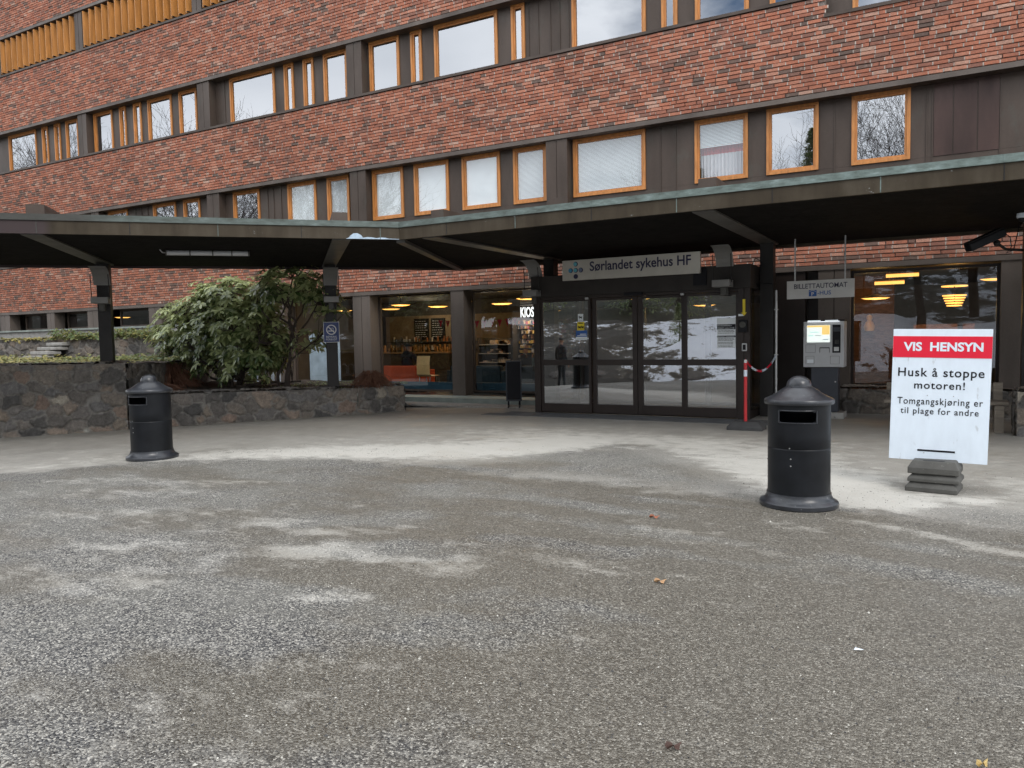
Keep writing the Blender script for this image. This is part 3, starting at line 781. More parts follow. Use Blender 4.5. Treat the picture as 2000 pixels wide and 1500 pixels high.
m.box(PX0 + 0.13, PX1 - 0.2, PY + 0.02, PY + 0.1, 2.225, 2.279)
P.part('frame', m, MT['doorframe'], bevel=0.003)
for x in (PX1 - 0.025, PX0 + 0.025):
    P.part('side_pane', MB().quad((x, PY + 0.12, 0.14), (x, YF - 0.12, 0.14), (x, YF - 0.12, 2.279), (x, PY + 0.12, 2.279)), MT['glass_door'])
def leaf(name, x0, x1, y, st, z0=0.02, z1=2.22, bot=0.17, lst=None):
    l = lst or st
    m = MB().box(x0, x0 + l, y, y + 0.05, z0, z1).box(x1 - st, x1, y, y + 0.05, z0, z1)
    m.box(x0 + l, x1 - st, y + 0.001, y + 0.049, z0, z0 + bot).box(x0 + l, x1 - st, y + 0.001, y + 0.049, z1 - 0.045, z1).box(x0 + l, x1 - st, y + 0.001, y + 0.049, 0.94, 1.05)
    d = P.part(name, m, MT['doorframe'], bevel=0.002)
    for a, b in ((z0 + bot - 0.004, 0.944), (1.046, z1 - 0.041)):
        P.part('pane', MB().quad((x0 + l - .004, y + 0.02, a), (x1 - st + .004, y + 0.02, a), (x1 - st + .004, y + 0.02, b), (x0 + l - .004, y + 0.02, b)), MT['glass_door'], d)
    return d
d1 = leaf('fixed_leaf', PX0 + 0.132, -5.87, PY + 0.03, 0.05)
d2 = leaf('sliding_leaf', -5.865, -4.955, PY + 0.085, 0.095, lst=0.09)
d3 = leaf('sliding_leaf', -4.945, -4.04, PY + 0.085, 0.075, lst=0.1)
d4 = leaf('fixed_leaf', -4.035, PX1 - 0.202, PY + 0.03, 0.04)
m = MB()
for x in (-5.93, -4.07): m.box(x - 0.03, x + 0.03, PY - 0.03, PY + 0.03, 2.2, 2.24)
P.part('door_sensor', m, MT['grey'], bevel=0.01)
P.part('door_sensor', MB().box(-5.15, -4.8, PY - 0.07, PY - 0.021, 2.24, 2.29), MT['black'], bevel=0.008)
# stickers and notices
def plate(name, x0, x1, z0, z1, mt, par, y=PY + 0.045, label=None):
    return P.part(name, MB().box(x0, x1, y - 0.002, y, z0, z1), mt, par, label=label)
ys_ = PY + 0.046
DOG = [(0, .55), (.12, .75), (.2, .95), (.3, .72), (.75, .66), (.92, .85), (.96, .8), (.88, .55), (.85, 0), (.75, 0), (.72, .35), (.4, .35), (.36, 0), (.26, 0), (.24, .5), (.1, .45)]
def dog(par, x, z, w, h, y, mt='black'):
    P.part('dog_pictogram', MB().prism([(x + a * w, z + b * h) for a, b in DOG], y, y + 0.0005, Matrix(((1, 0, 0, 0), (0, 0, 1, 0), (0, 1, 0, 0), (0, 0, 0, 1)))), MT[mt], par)
s = plate('sticker', -6.14, -6.03, 1.78, 1.93, MT['paper'], d1, ys_)
dog(s, -6.125, 1.83, 0.08, 0.07, ys_ - 0.004)
P.text('sticker_text', 'HUND', MT['black'], s, (-6.085, ys_ - 0.004, 1.79), (1, 0, 0), (0, 0, 1), 0.075, 0.018, align='C')
s = plate('sticker', -6.155, -6.01, 1.615, 1.776, MT['yellow'], d1, ys_)
dog(s, -6.145, 1.635, 0.075, 0.08, ys_ - 0.004); dog(s, -6.075, 1.63, 0.06, 0.085, ys_ - 0.004)
P.part('sticker_text', MB().box(-6.13, -6.035, ys_ - 0.004, ys_ - 0.0035, 1.745, 1.762), MT['black'], s)
s = plate('sticker', -6.185, -5.95, 1.43, 1.612, MT['paper'], d1, ys_)
P.part('sticker_band', MB().box(-6.185, -5.95, ys_ - 0.0035, ys_ - 0.0022, 1.49, 1.611), MT['blue_bright'], s)
P.part('sticker_text', MB().box(-6.10, -5.97, ys_ - 0.0045, ys_ - 0.004, 1.535, 1.548).box(-6.16, -5.96, ys_ - 0.0045, ys_ - 0.004, 1.508, 1.518), MT['paper'], s)
P.part('sticker_text', MB().box(-6.17, -6.0, ys_ - 0.0045, ys_ - 0.004, 1.46, 1.466).box(-6.17, -5.98, ys_ - 0.0045, ys_ - 0.004, 1.445, 1.451), MT['grey'], s)
n0 = plate('notice', -3.46, -3.14, 1.25, 1.77, MT['paper'], d4, ys_)
for za, zb, lines in ((1.575, 1.665, ('HOVEDDØRENE er', 'STENGT mellom 21.00')), (1.435, 1.465, ('BETALING - PARKERING',))):
    P.part('notice_band', MB().box(-3.46, -3.14, ys_ - 0.0035, ys_ - 0.0022, za, zb), MT['black'], n0)
    for k, ln in enumerate(lines):
        h = (zb - za) / len(lines)
        P.text('notice_text', ln, MT['paper'], n0, (-3.45, ys_ - 0.0045, zb - (k + 0.8) * h), (1, 0, 0), (0, 0, 1), 0.29 if k or len(lines) == 1 else 0.25, h * 0.6)
m = MB(); rr = random.Random(5)
for z in (1.55, 1.53, 1.505, 1.415, 1.395, 1.375, 1.345, 1.325, 1.295, 1.27):
    x = -3.44
    while x < -3.19:
        w = rr.uniform(0.02, 0.055); m.box(x, min(x + w, -3.16), ys_ - 0.003, ys_ - 0.0025, z, z + 0.008); x += w + 0.008
P.part('notice_text', m, MT['black'], n0)
# post fittings right of the doors
ar = P.part('arrow_sticker', MB().prism([(-3.008, 2.09), (-2.962, 2.09), (-2.962, 1.86), (-2.935, 1.86), (-2.985, 1.80), (-3.035, 1.86), (-3.008, 1.86)], PY - 0.003, PY - 0.001, Matrix(((1, 0, 0, 0), (0, 0, 1, 0), (0, 1, 0, 0), (0, 0, 0, 1)))), MT['yellow'])
P.part('post_label', MB().box(-3.08, -2.99, PY - 0.0025, PY - 0.001, 1.80, 1.835), MT['paper'])
sp = P.part('intercom', MB().box(-3.075, -2.925, PY - 0.05, PY - 0.001, 1.52, 1.73), MT['black'], bevel=0.01)
P.part('speaker_grille', MB().lathe([(0.0, 0.006), (0.045, 0.004), (0.055, 0.0)], 24, (0, 0, 0)), MT['rubber'], sp).matrix_local = Matrix.Translation(Vector((-3.0, PY - 0.052, 1.65)) - P.loc) @ Matrix.Rotation(math.radians(90), 4, 'X') @ Matrix.Translation(P.loc)
kr = P.part('card_reader', MB().box(-3.02, -2.93, PY - 0.03, PY - 0.001, 1.19, 1.33), MT['grey'], bevel=0.015)
P.part('keypad', MB().box(-3.0, -2.95, PY - 0.033, PY - 0.029, 1.215, 1.305), MT['black'], kr)
# inner doors and lobby behind
m = MB()
for x in (-6.9, -5.6, -4.2, -3.0): m.box(x - 0.05, x + 0.05, YF + 0.1, YF + 0.2, 0.06, 2.6)
m.box(-6.95, -2.95, YF + 0.11, YF + 0.19, 2.1, 2.25)
P.part('inner_frame', m, MT['doorframe'])
P.part('door_mat', MB().box(PX0 + 0.1, PX1 - 0.1, PY + 0.2, YF + 0.1, 0.0, 0.012), mat_plain('entrance_mat', (0.04, 0.04, 0.042), 0.95))
P.part('cable', MB().path([(PX1 - 0.05, PY + 0.5, 2.5), (PX1 + 0.06, PY + 0.45, 2.3), (PX1 + 0.1, PY + 0.5, 2.38), (-2.62, 14.24, 2.36)], 0.008).path([(PX1 + 0.0, PY + 0.2, 2.69), (PX1 + 0.06, PY + 0.2, 2.8), (PX1 + 0.12, PY + 0.4, 2.74), (PX1 + 0.06, PY + 0.5, 2.55)], 0.007), MT['black'])
P.part('vent_grille', MB().box(-3.86, -3.62, PY - 0.045, PY - 0.021, 2.36, 2.66), MT['black'], bevel=0.006)

# ------------------------------------------------------------------ canopy
C = Thing('entrance_canopy', 'dark brown entrance canopy with green copper edge, bent in the middle', 'canopy', (-7.6, 12.0, 0))
DS = math.sqrt(0.5)
BF = (-7.6, 9.99)
def cp(t, d):
    """t metres left of the bend (negative: to the right of it), d metres back from the front edge"""
    if t <= 0: return (BF[0] - t, BF[1] + d)
    return (BF[0] - DS * t - DS * d, BF[1] - DS * t + DS * d)
def sweep(m, d0, d1, z0, z1, tl=10.5, tr=-13.4):
    k = math.tan(math.radians(22.5))
    def line(d): return [cp(tr, d), (BF[0] - k * d, BF[1] + d), cp(tl, d)]
    a, b = line(d0), line(d1)
    for i in range(2):
        q = [a[i], a[i + 1], b[i + 1], b[i]]
        vs = [(x, y, z) for z in (z0, z1) for x, y in q]
        m.add(vs, [(3, 2, 1, 0), (4, 5, 6, 7), (0, 1, 5, 4), (1, 2, 6, 5), (2, 3, 7, 6), (3, 0, 4, 7)])
    return m
C.part('fascia', sweep(sweep(MB(), 0.0, 0.05, 3.10, 3.286), 5.0, 5.05, 3.07, 3.37), MT['fascia'])
C.part('copper_edge', sweep(MB(), -0.022, 0.16, 3.288, 3.378), MT['copper'])
m = MB()
for k in range(27):
    t = -13.0 + k * 0.9
C.part('roof_deck', sweep(MB(), 0.161, 4.999, 3.22, 3.36), MT['bronze'])
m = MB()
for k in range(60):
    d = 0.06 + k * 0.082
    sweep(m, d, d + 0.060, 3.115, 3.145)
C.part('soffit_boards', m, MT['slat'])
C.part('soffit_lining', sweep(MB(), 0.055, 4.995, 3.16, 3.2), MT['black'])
cols_t = [(-0.55, 'x'), (-4.87, 'x'), (-8.8, 'x'), (-12.9, 'x'), (0.9, 'd'), (5.22, 'd'), (9.55, 'd')]
def cm(t):
    """local frame: x along the canopy edge, y backwards, origin on the front edge"""
    x, y = cp(t, 0)
    return Matrix.Translation((x, y, 0)) @ (Matrix.Rotation(math.radians(45), 4, 'Z') if t > 0 else Matrix.Identity(4))
for t, _ in cols_t:
    mm = cm(t)
    C.part('beam', MB().box(-0.14, 0.14, 0.055, 4.6, 3.088, 3.112, mm), MT['beam'])
    C.part('beam_cap', MB().box(-0.12, 0.12, 0.28, 4.7, 3.361, 3.555, mm), MT['bronze'])
    zb = {0.9: 0.4, 5.22: 1.0, 9.55: 1.0}.get(t, -0.05)
    C.part('column', MB().box(-0.115, 0.115, 4.24, 4.46, zb, 3.087, mm).box(-0.05, 0.05, 4.461, 4.53, zb, 3.086, mm), MT['column'], bevel=0.004)
# hip beam in the corner
a, b = Vector((*BF, 0)), Vector((BF[0] - 5 * math.tan(math.radians(22.5)), BF[1] + 5.0, 0))
d = (b - a).normalized(); mm = frame_m(a + d * 0.08, Vector((d.y, -d.x, 0)), d)
C.part('beam', MB().box(-0.07, 0.07, 0.0, (b - a).length - 0.2, 3.06, 3.113, mm), MT['beam'])

# sheet joints of fascia and copper edge
m, m2 = MB(), MB()
for k in range(-11, 9):
    t = k * 1.21 + 0.3
    mm = cm(t) if abs(t) > 0.05 else cm(0.1)
    (m if k % 2 else m2).box(-0.006, 0.006, -0.003, 0.0, 3.101, 3.285, mm)
    m2.box(-0.012, 0.012, -0.026, -0.0221, 3.289, 3.377, mm)
C.part('sheet_joint', m, MT['column']); C.part('sheet_joint', m2, MT['copper'])
# whitish-blue flaking paint on the fascia above post two
mm = cm(0.62)
m = MB(); rr = random.Random(4)
pts = [(-0.36, 3.1), (0.16, 3.1), (0.16, 3.122), (0.06, 3.135), (0.0, 3.17), (-0.03, 3.125), (-0.12, 3.14), (-0.2, 3.118), (-0.3, 3.112)]
pts = [(-0.22, 3.101), (0.62, 3.101), (0.62, 3.107), (0.46, 3.112), (0.40, 3.125), (0.33, 3.128), (0.26, 3.116), (0.2, 3.127), (0.12, 3.132), (0.05, 3.12), (0.02, 3.16), (-0.04, 3.19), (-0.1, 3.185), (-0.15, 3.15), (-0.17, 3.12)]
m.prism(pts, -0.003, -0.001, mm @ Matrix(((1, 0, 0, 0), (0, 0, 1, 0), (0, 1, 0, 0), (0, 0, 0, 1))))
C.part('paint_patch', m, mat_plain('pale_blue_flaking_paint', (0.40, 0.50, 0.60), 0.7, 0, 0.2, 12))

XZ = Matrix(((1, 0, 0, 0), (0, 0, 1, 0), (0, 1, 0, 0), (0, 0, 0, 1)))      # (a,b,h) -> (a,h,b)
# ------------------------------------------------------------------ rubble stone walls
def rubble(o, ud, vd, nd, U, V, seed, cell=0.30, res=0.026, amp=0.04, asp=0.72):
    """a displaced sheet of rubble masonry: irregular stones bulging out of recessed mortar"""
    r = np.random.RandomState(seed)
    nu, nv = max(2, int(U / res)), max(2, int(V / res))
    su, sv = cell, cell * asp
    seeds = []
    for i in range(-1, int(U / su) + 2):
        for j in range(-1, int(V / sv) + 2):
            seeds.append(((i + 0.5 + (0.5 if j % 2 else 0) + r.uniform(-.46, .46)) * su, (j + 0.5 + r.uniform(-.42, .42)) * sv))
    seeds = np.array(seeds); n = len(seeds)
    rv = r.rand(n); tl = r.uniform(-1, 1, (n, 2)); hb = r.uniform(0.45, 1.15, n)
    big = r.rand(n) ** 2 * 0.11
    uu, vv = np.meshgrid(np.linspace(0, U, nu + 1), np.linspace(0, V, nv + 1))
    pu, pv = uu.ravel(), vv.ravel()
    wob = 0.014 * np.sin(pu * 23 + np.sin(pv * 17) * 2) + 0.010 * np.sin(pu * 51 + pv * 37)
    wob2 = 0.014 * np.sin(pv * 27 + np.sin(pu * 19) * 2) + 0.010 * np.sin(pv * 47 - pu * 41)
    du = (pu + wob)[:, None] - seeds[None, :, 0]; dv = ((pv + wob2)[:, None] - seeds[None, :, 1]) / asp
    D = np.sqrt(du * du + dv * dv) - big[None, :]
    idx = np.argpartition(D, 1, axis=1)[:, :2]
    a = np.take_along_axis(D, idx, 1)
    o_ = np.argsort(a, axis=1); a = np.take_along_axis(a, o_, 1); idx = np.take_along_axis(idx, o_, 1)
    k = idx[:, 0]; e = (a[:, 1] - a[:, 0])
    edge = np.clip((e - 0.010) / 0.034, 0, 1); edge = edge * edge * (3 - 2 * edge)
    dd = np.arange(len(pu))
    h = edge * amp * (hb[k] + 0.5 * (tl[k, 0] * du[dd, k] + tl[k, 1] * dv[dd, k]) / cell)
    h += 0.004 * np.sin(pu * 71 + pv * 13) * edge + r.uniform(-1, 1, len(pu)) * 0.0035 * edge
    o, ud, vd, nd = (np.array(q, float) for q in (o, ud, vd, nd))
    P_ = o + pu[:, None] * ud + pv[:, None] * vd + h[:, None] * nd
    f = []
    w = nu + 1
    for j in range(nv):
        for i in range(nu):
            f.append((j * w + i, j * w + i + 1, (j + 1) * w + i + 1, (j + 1) * w + i))
    return P_.tolist(), f, rv[k].tolist(), (1 - edge).tolist()

def rubble_wall(name, label, path, z0, z1, thick, mt, seed, base, cell=0.31, cap='stone', amp=0.06):
    """path: front face in plan, seen from its right-hand (outer) side"""
    V, F, R_, Mo = [], [], [], []
    def put(*a, **k):
        v, f, r_, m_ = rubble(*a, **k); n = len(V)
        V.extend(v); F.extend([tuple(i + n for i in q) for q in f]); R_.extend(r_); Mo.extend(m_)
    for i in range(len(path) - 1):
        a, b = Vector((*path[i], z0)), Vector((*path[i + 1], z0))
        u = (b - a); U = u.length; u.normalize(); nrm = Vector((u.y, -u.x, 0))
        put(a, u, (0, 0, 1), nrm, U, z1 - z0, seed + i, cell=cell, amp=amp)
        if thick:
            put(a + Vector((0, 0, z1 - z0)), u, -nrm, (0, 0, 1), U, thick, seed + 20 + i, cell=cell * 1.3, amp=amp * 0.7, asp=0.9)
    for k, (p, q) in enumerate(((path[0], path[1]), (path[-1], path[-2]))):
        if not thick: break
        p, q = Vector((*p, z0)), Vector((*q, z0)); u = (p - q).normalized()
        back = (Vector((-u.y, u.x, 0)) if k else Vector((u.y, -u.x, 0)))
        put(p, back, (0, 0, 1), u, thick, z1 - z0, seed + 40 + k, cell=cell, amp=amp * 0.8)
    l = Vector(base)
    o = link_mesh(name, [(v[0] - l.x, v[1] - l.y, v[2] - l.z) for v in V], F, mt, None, smooth=True, attrs=dict(rnd=('POINT', R_), mort=('POINT', Mo)))
    o.location = base
    return tag(o, label, 'wall')
DW = 4.10
tall = [cp(13.0, DW), cp(4.86, DW)]
rubble_wall('stone_retaining_wall', 'tall dark rubble stone retaining wall at the left under the canopy', tall, -0.55, 1.14, 0.5, MT['stone_bed'], 3, (*cp(8, DW), -0.2))
low = [cp(4.80, DW + 0.06), cp(0.42, DW + 0.06), (-10.3, 13.55)]
rubble_wall('stone_planter_wall', 'low dark rubble stone planter wall below the rhododendrons', low, -0.4, 0.50, 0.4, MT['stone_bed'], 60, (*cp(2.5, DW), -0.05))
rubble_wall('terrace_wall', 'higher light grey rubble stone terrace wall topped with ivy', [(-31.5, 14.0), (-17.4, 14.0)], 0.2, 1.72, 0.45, MT['stone'], 90, (-24, 14.0, 0.9), cell=0.34, amp=0.055)
rubble_wall('window_base_wall', 'low mossy rubble stone wall below the big lobby window', [(-1.62, 15.3), (5.5, 15.3)], -0.05, 0.45, 0.5, MT['stone'], 120, (2, 15.3, 0))
rubble_wall('stone_pier', 'short light stone pier at the right end of the bench', [(0.93, 12.72), (1.55, 12.72)], -0.05, 0.62, 0.6, MT['stone'], 150, (1.25, 12.72, 0), cell=0.3)
# planting beds behind the walls
m = MB()
def bed(pts, z, seed, n=0.35):
    """a rough soil surface over a plan polygon"""
    bm = bmesh.new()
    bm.faces.new([bm.verts.new((x, y, z)) for x, y in pts])
    bmesh.ops.triangulate(bm, faces=bm.faces[:])
    for _ in range(5):
        e = [e for e in bm.edges if e.calc_length() > n]
        if not e: break
        bmesh.ops.subdivide_edges(bm, edges=e, cuts=1)
        bmesh.ops.triangulate(bm, faces=bm.faces[:])
    rr = random.Random(seed)
    for v in bm.verts: v.co.z += rr.uniform(-0.03, 0.04)
    bm.verts.index_update()
    mb = MB(); mb.v = [tuple(v.co) for v in bm.verts]; mb.f = [tuple(v.index for v in f.verts) for f in bm.faces]
    bm.free(); return mb
c1, c2 = cp(13.0, DW + 0.3), cp(4.95, DW + 0.3)
struct('planting_bed', bed([c1, c2, (-16.2, 13.98), (-31.5, 13.98), (-31.5, c1[1])], 1.1, 1), MT['soil'], smooth=True)
struct('planting_bed', bed([cp(4.84, DW + 0.3), cp(0.42, DW + 0.3), (-10.55, 13.5), (-11.3, 14.6), (-13.5, 14.95), (-16.3, 14.95), (-17.4, 14.5)], 0.47, 2), MT['soil'], smooth=True)
struct('planting_bed', bed([(-31.5, 14.3), (-17.45, 14.3), (-17.45, 15.68), (-31.5, 15.68)], 1.7, 3), MT['soil'], smooth=True)
rubble_wall('bed_side_wall', 'stone side wall between the tall wall and the planter', [cp(4.86, DW + 0.4), (-17.2, 14.0)], 0.2, 1.12, 0.0, MT['stone_bed'], 170, (-15.5, 11.5, 0.4))
# garden steps in front of the terrace wall
T = Thing('garden_steps', 'small flight of worn stone steps set into the terrace wall', 'steps', (-23.9, 13.7, 1.1))
rr = random.Random(8)
for k in range(4):
    pts = [(-24.5 + 0.1 * k + rr.uniform(-.05, .05), 13.25 + 0.17 * k), (-23.5 + 0.08 * k, 13.25 + 0.17 * k + rr.uniform(-.04, .04)), (-23.45 + 0.08 * k, 13.6 + 0.17 * k), (-24.45 + 0.1 * k, 13.6 + 0.17 * k)]
    T.part('step', MB().prism(pts, 1.12 + 0.13 * k, 1.22 + 0.13 * k), MT['concrete'], bevel=0.02)

# ------------------------------------------------------------------ plants
def leaf_verts(o, d, up, ln, wd, fold=0.25, droop=0.25):
    """a pointed oval leaf as four quads folded along its midrib"""
    d = d.normalized(); s = d.cross(up)
    s = s.normalized() if s.length > 1e-4 else d.orthogonal().normalized()
    n = s.cross(d)
    q = lambda t, w, z: tuple(o + d * (ln * t) + s * (wd * w) + n * (wd * z) - Vector((0, 0, droop * ln * t * t)))
    vs = [q(0, 0, 0), q(.45, -.5, fold), q(.5, 0, 0), q(.45, .5, fold), q(.8, -.38, fold), q(.82, 0, 0), q(.8, .38, fold), q(1, 0, 0)]
    return vs, [(0, 2, 1), (0, 3, 2), (1, 2, 5, 4), (2, 3, 6, 5), (4, 5, 7), (5, 6, 7)]

def shrub(name, label, base, stems, lobes, nwhorl, seed, hide=None, leaf=(0.165, 0.076)):
    """stems: woody paths; lobes: ellipsoids (centre, radii, share) whose shells carry whorls of leaves"""
    rr = random.Random(seed)
    T = Thing(name, label, 'shrub', base)
    w = MB()
    nodes = []
    for pts, ra in stems:
        w.path(pts, [ra * (1 - 0.65 * i / (len(pts) - 1)) for i in range(len(pts))], 7)
        nodes += [(Vector(p), ra * 0.3) for p in pts[1:]]
    lf = MB(); at = []
    tot = sum(l[2] for l in lobes)
    for c, rad, share in lobes:
        for _ in range(int(nwhorl * share / tot)):
            while True:
                v = Vector((rr.gauss(0, 1), rr.gauss(0, 1), rr.gauss(0, 1))).normalized()
                if v.z > -0.75: break
            k = rr.uniform(0.45, 1.0) ** 0.45 * rr.uniform(0.86, 1.08)
            p = Vector(c) + Vector((v.x * rad[0], v.y * rad[1], v.z * rad[2])) * k
            if hide and hide(p): continue
            # twig from the nearest woody node
            nd = min(nodes, key=lambda q: (q[0] - p).length + (0.6 if q[0].z > p.z else 0))[0]
            mid = nd.lerp(p, 0.55) + Vector((rr.uniform(-.07, .07), rr.uniform(-.07, .07), -0.06))
            if rr.random() < 0.6: w.path([nd, mid, p], [0.011, 0.007, 0.004], 4, cap=False)
            ax = (v * 0.8 + Vector((0, 0, 0.75))).normalized()
            t1 = ax.orthogonal().normalized(); t2 = ax.cross(t1); ph = rr.uniform(0, 6.28)
            n = rr.randint(6, 8); dr = rr.uniform(0.0, 0.45); hue = rr.uniform(-.15, .15)
            for q in range(n):
                a = ph + 2 * math.pi * q / n + rr.uniform(-.2, .2)
                el = rr.uniform(-0.15, 0.35)
                d = (t1 * math.cos(a) + t2 * math.sin(a)) + ax * el
                ln = leaf[0] * rr.uniform(0.75, 1.15)
                vs, fs = leaf_verts(p, d, ax, ln, leaf[1] * rr.uniform(0.85, 1.15), 0.1, dr)
                lf.add(vs, fs)
                hv = min(1, max(0, 0.42 + hue + 0.3 * v.z + rr.uniform(-.42, .42)))  # upper leaves made paler, light from above put into their colour
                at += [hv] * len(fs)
    T.part('branches', w, MT['bark'], smooth=True)
    T.part('foliage', lf, MT['rhodo'], attrs=dict(rnd=('FACE', at)))
    return T
bx, by = -14.25, 12.35
def stem_path(rr, p0, p1, n=6, wob=0.12):
    p0, p1 = Vector(p0), Vector(p1); out = []
    for i in range(n + 1):
        t = i / n
        out.append(p0.lerp(p1, t) + Vector((rr.uniform(-wob, wob), rr.uniform(-wob, wob), rr.uniform(-wob, wob) * 0.5)) * math.sin(math.pi * min(1, t + 0.1)))
    return out
rr = random.Random(21)
st = []
for a, b, z in ((-1.6, .3, 1.3), (-1.0, -.5, 1.9), (-.4, .3, 2.2), (.3, -.4, 2.3), (.9, .2, 1.9), (1.2, -.3, 1.1), (-1.7, -.2, .8), (0, .6, 1.8), (.7, -.6, 1.4), (-.7, -.7, 1.2), (.2, 0, 1.2)):
    st.append((stem_path(rr, (bx + rr.uniform(-.15, .15), by + rr.uniform(-.1, .1), 0.42), (bx + a, by + b, 0.5 + z * 0.9), 7, 0.16), rr.uniform(0.03, 0.055)))
st.append((stem_path(rr, (bx + 0.2, by - 0.1, 0.5), (bx + 1.75, by + 0.35, 0.62), 7, 0.1), 0.05))
shrub('rhododendron_bush', 'wide dense green rhododendron bush behind the low stone planter wall', (bx, by, 0.45), st,
      [((bx - 0.1, by, 2.0), (1.45, 1.05, 1.05), 1.0), ((bx - 1.45, by + .1, 1.75), (1.15, 0.85, .85), .7), ((bx + 0.75, by, 1.55), (1.0, 0.85, .95), .6), ((bx + 0.2, by - .2, 2.45), (.85, .7, .62), .35), ((bx - .5, by, 1.2), (1.2, .8, .5), .18), ((bx + .45, by - .1, 1.0), (0.8, .7, .5), .2)], 1150, 31)
tx, ty = -12.6, 12.4
st = []
fork = Vector((tx + 0.1, ty, 1.35))
st.append(([(tx - 0.05, ty, 0.42), (tx, ty, 0.8), (tx + 0.08, ty, 1.1), fork], 0.075))
st.append(([(tx - 0.35, ty + .05, 0.42), (tx - 0.3, ty, 0.75), (tx - 0.02, ty, 1.15)], 0.05))
for a, b, z in ((.15, .1, 2.5), (.55, -.2, 2.45), (-.35, .2, 2.3), (.3, .4, 2.2), (.75, .2, 1.9), (-.5, -.3, 1.9), (.5, -.4, 2.1)):
    st.append((stem_path(rr, fork if rr.random() < .6 else fork + Vector((0.05, 0, 0.4)), (tx + a, ty + b, 0.4 + z), 6, 0.12), 0.035))
st.append((stem_path(rr, (tx + 0.05, ty, 1.05), (tx + 1.0, ty - .1, 1.55), 5, 0.06), 0.025))
shrub('rhododendron_tree', 'leggy tree-like rhododendron with bare twisted stems left of the no smoking post', (tx, ty, 0.45), st,
      [((tx + 0.15, ty, 2.75), (1.0, .8, .48), 1.0), ((tx + .95, ty + .1, 2.5), (.42, .5, .5), .3), ((tx - .6, ty, 2.5), (.6, .6, .4), .3), ((tx + .75, ty - .05, 1.5), (.45, .4, .3), .16), ((tx + 1.25, ty + .15, 2.1), (.3, .4, .3), .1), ((tx - .45, ty - .05, 1.5), (.45, .5, .4), .14)], 230, 47)
# ivy and low ground cover
def leaves_stuff(name, spots, n, seed, mt, size, label_kind='stuff'):
    rr = random.Random(seed); m = MB(); at = []
    for k in range(n):
        (x0, x1, y0, y1, z0, z1, hue) = rr.choices(spots, [s[-1] for s in spots])[0][:-1]
        p = Vector((rr.uniform(x0, x1), rr.uniform(y0, y1), 0)); p.z = rr.uniform(z0, z1) * (0.6 + 0.4 * math.sin(p.x * 3.1) * math.sin(p.x * 1.3 + 1)) + z0 * (0.4 - 0.4 * math.sin(p.x * 3.1) * math.sin(p.x * 1.3 + 1))
        d = Vector((rr.gauss(0, 1), rr.gauss(0, 1) - 0.4, rr.gauss(0, .4))); s = size * rr.uniform(.6, 1.3)
        vs, fs = leaf_verts(p, d, Vector((rr.gauss(0, .3), -0.3, 1)), s, s * 0.85, 0.1, 0.3)
        m.add(vs, fs); at += [min(1, max(0, hue + rr.uniform(-.35, .35)))] * len(fs)
    o = link_mesh(name, m.v, m.f, mt, None, attrs=dict(rnd=('FACE', at)))
    o['kind'] = 'stuff'
    return o
leaves_stuff('ivy', [(-24.2, -17.6, 13.8, 14.5, 1.70, 2.02, .25, 2.4), (-27.0, -24.2, 13.9, 14.5, 1.72, 1.80, .8, .5), (-19.5, -17.4, 13.8, 14.4, 1.6, 1.95, .5, .5),
                     (-20.5, -18.0, 12.0, 13.4, 1.12, 1.22, .35, .9), (-28.5, -20.5, 10.5, 13.0, 1.1, 1.30, .6, 1.5), (-20.5, -15.2, 9.6, 11.6, 1.1, 1.19, .55, .9), (-17.0, -15.0, 11.2, 12.5, 1.1, 1.3, .2, .4)], 9500, 5, MT['ivy'], 0.085)
leaves_stuff('moss', [(-13.6, -11.0, 12.4, 14.8, .46, .55, .15, 1.0)], 1800, 6, MT['rhodo'], 0.035)
def dry_clump(name, label, c, h, r, n, seed, droop=1.0):
    rr = random.Random(seed); m = MB()
    for _ in range(n):
        a = rr.uniform(0, 6.28); q = r * rr.uniform(.3, 1); top = h * rr.uniform(.45, 1)
        p0 = Vector(c) + Vector((rr.uniform(-.06, .06), rr.uniform(-.06, .06), 0))
        p1 = Vector(c) + Vector((math.cos(a) * q * .35, math.sin(a) * q * .35, top))
        p2 = Vector(c) + Vector((math.cos(a) * q * .8, math.sin(a) * q * .8, top * rr.uniform(.25, .8)))
        p3 = Vector(c) + Vector((math.cos(a) * q, math.sin(a) * q, rr.uniform(0, .12)))
        m.path([p0, p1, p2, p3], [.006, .006, .005, .003], 4, cap=False)
    return thing1(name, m, MT['dry'], label, 'plant', c)
dry_clump('withered_fern', 'brown withered fern heap right of the no smoking post', (-10.75, 13.0, 0.46), 0.40, 0.5, 300, 1)
dry_clump('withered_fern', 'tall brown withered fern between the tall wall and the bush', (-15.5, 11.6, 0.46), 0.62, 0.8, 380, 2)
dry_clump('withered_fern', 'small withered fern on the planter wall behind the left bin', (-14.4, 10.5, 0.46), 0.22, 0.6, 200, 3)
# white tube rack behind the bushes
m = MB()
for k in range(7):
    x = -16.6 + k * 0.28
    m.path([(x, 14.2, 0.45), (x, 14.2, 0.72), (x + 0.05, 14.2, 0.78), (x + 0.18, 14.2, 0.78), (x + 0.22, 14.2, 0.72), (x + 0.22, 14.2, 0.45)], 0.02, 6)
m.box(-16.8, -14.5, 14.18, 14.22, 0.45, 0.49)
thing1('bicycle_rack', m, MT['white'], 'white tubular metal rack partly hidden behind the rhododendron bush', 'rack', (-15.6, 14.2, 0.45))

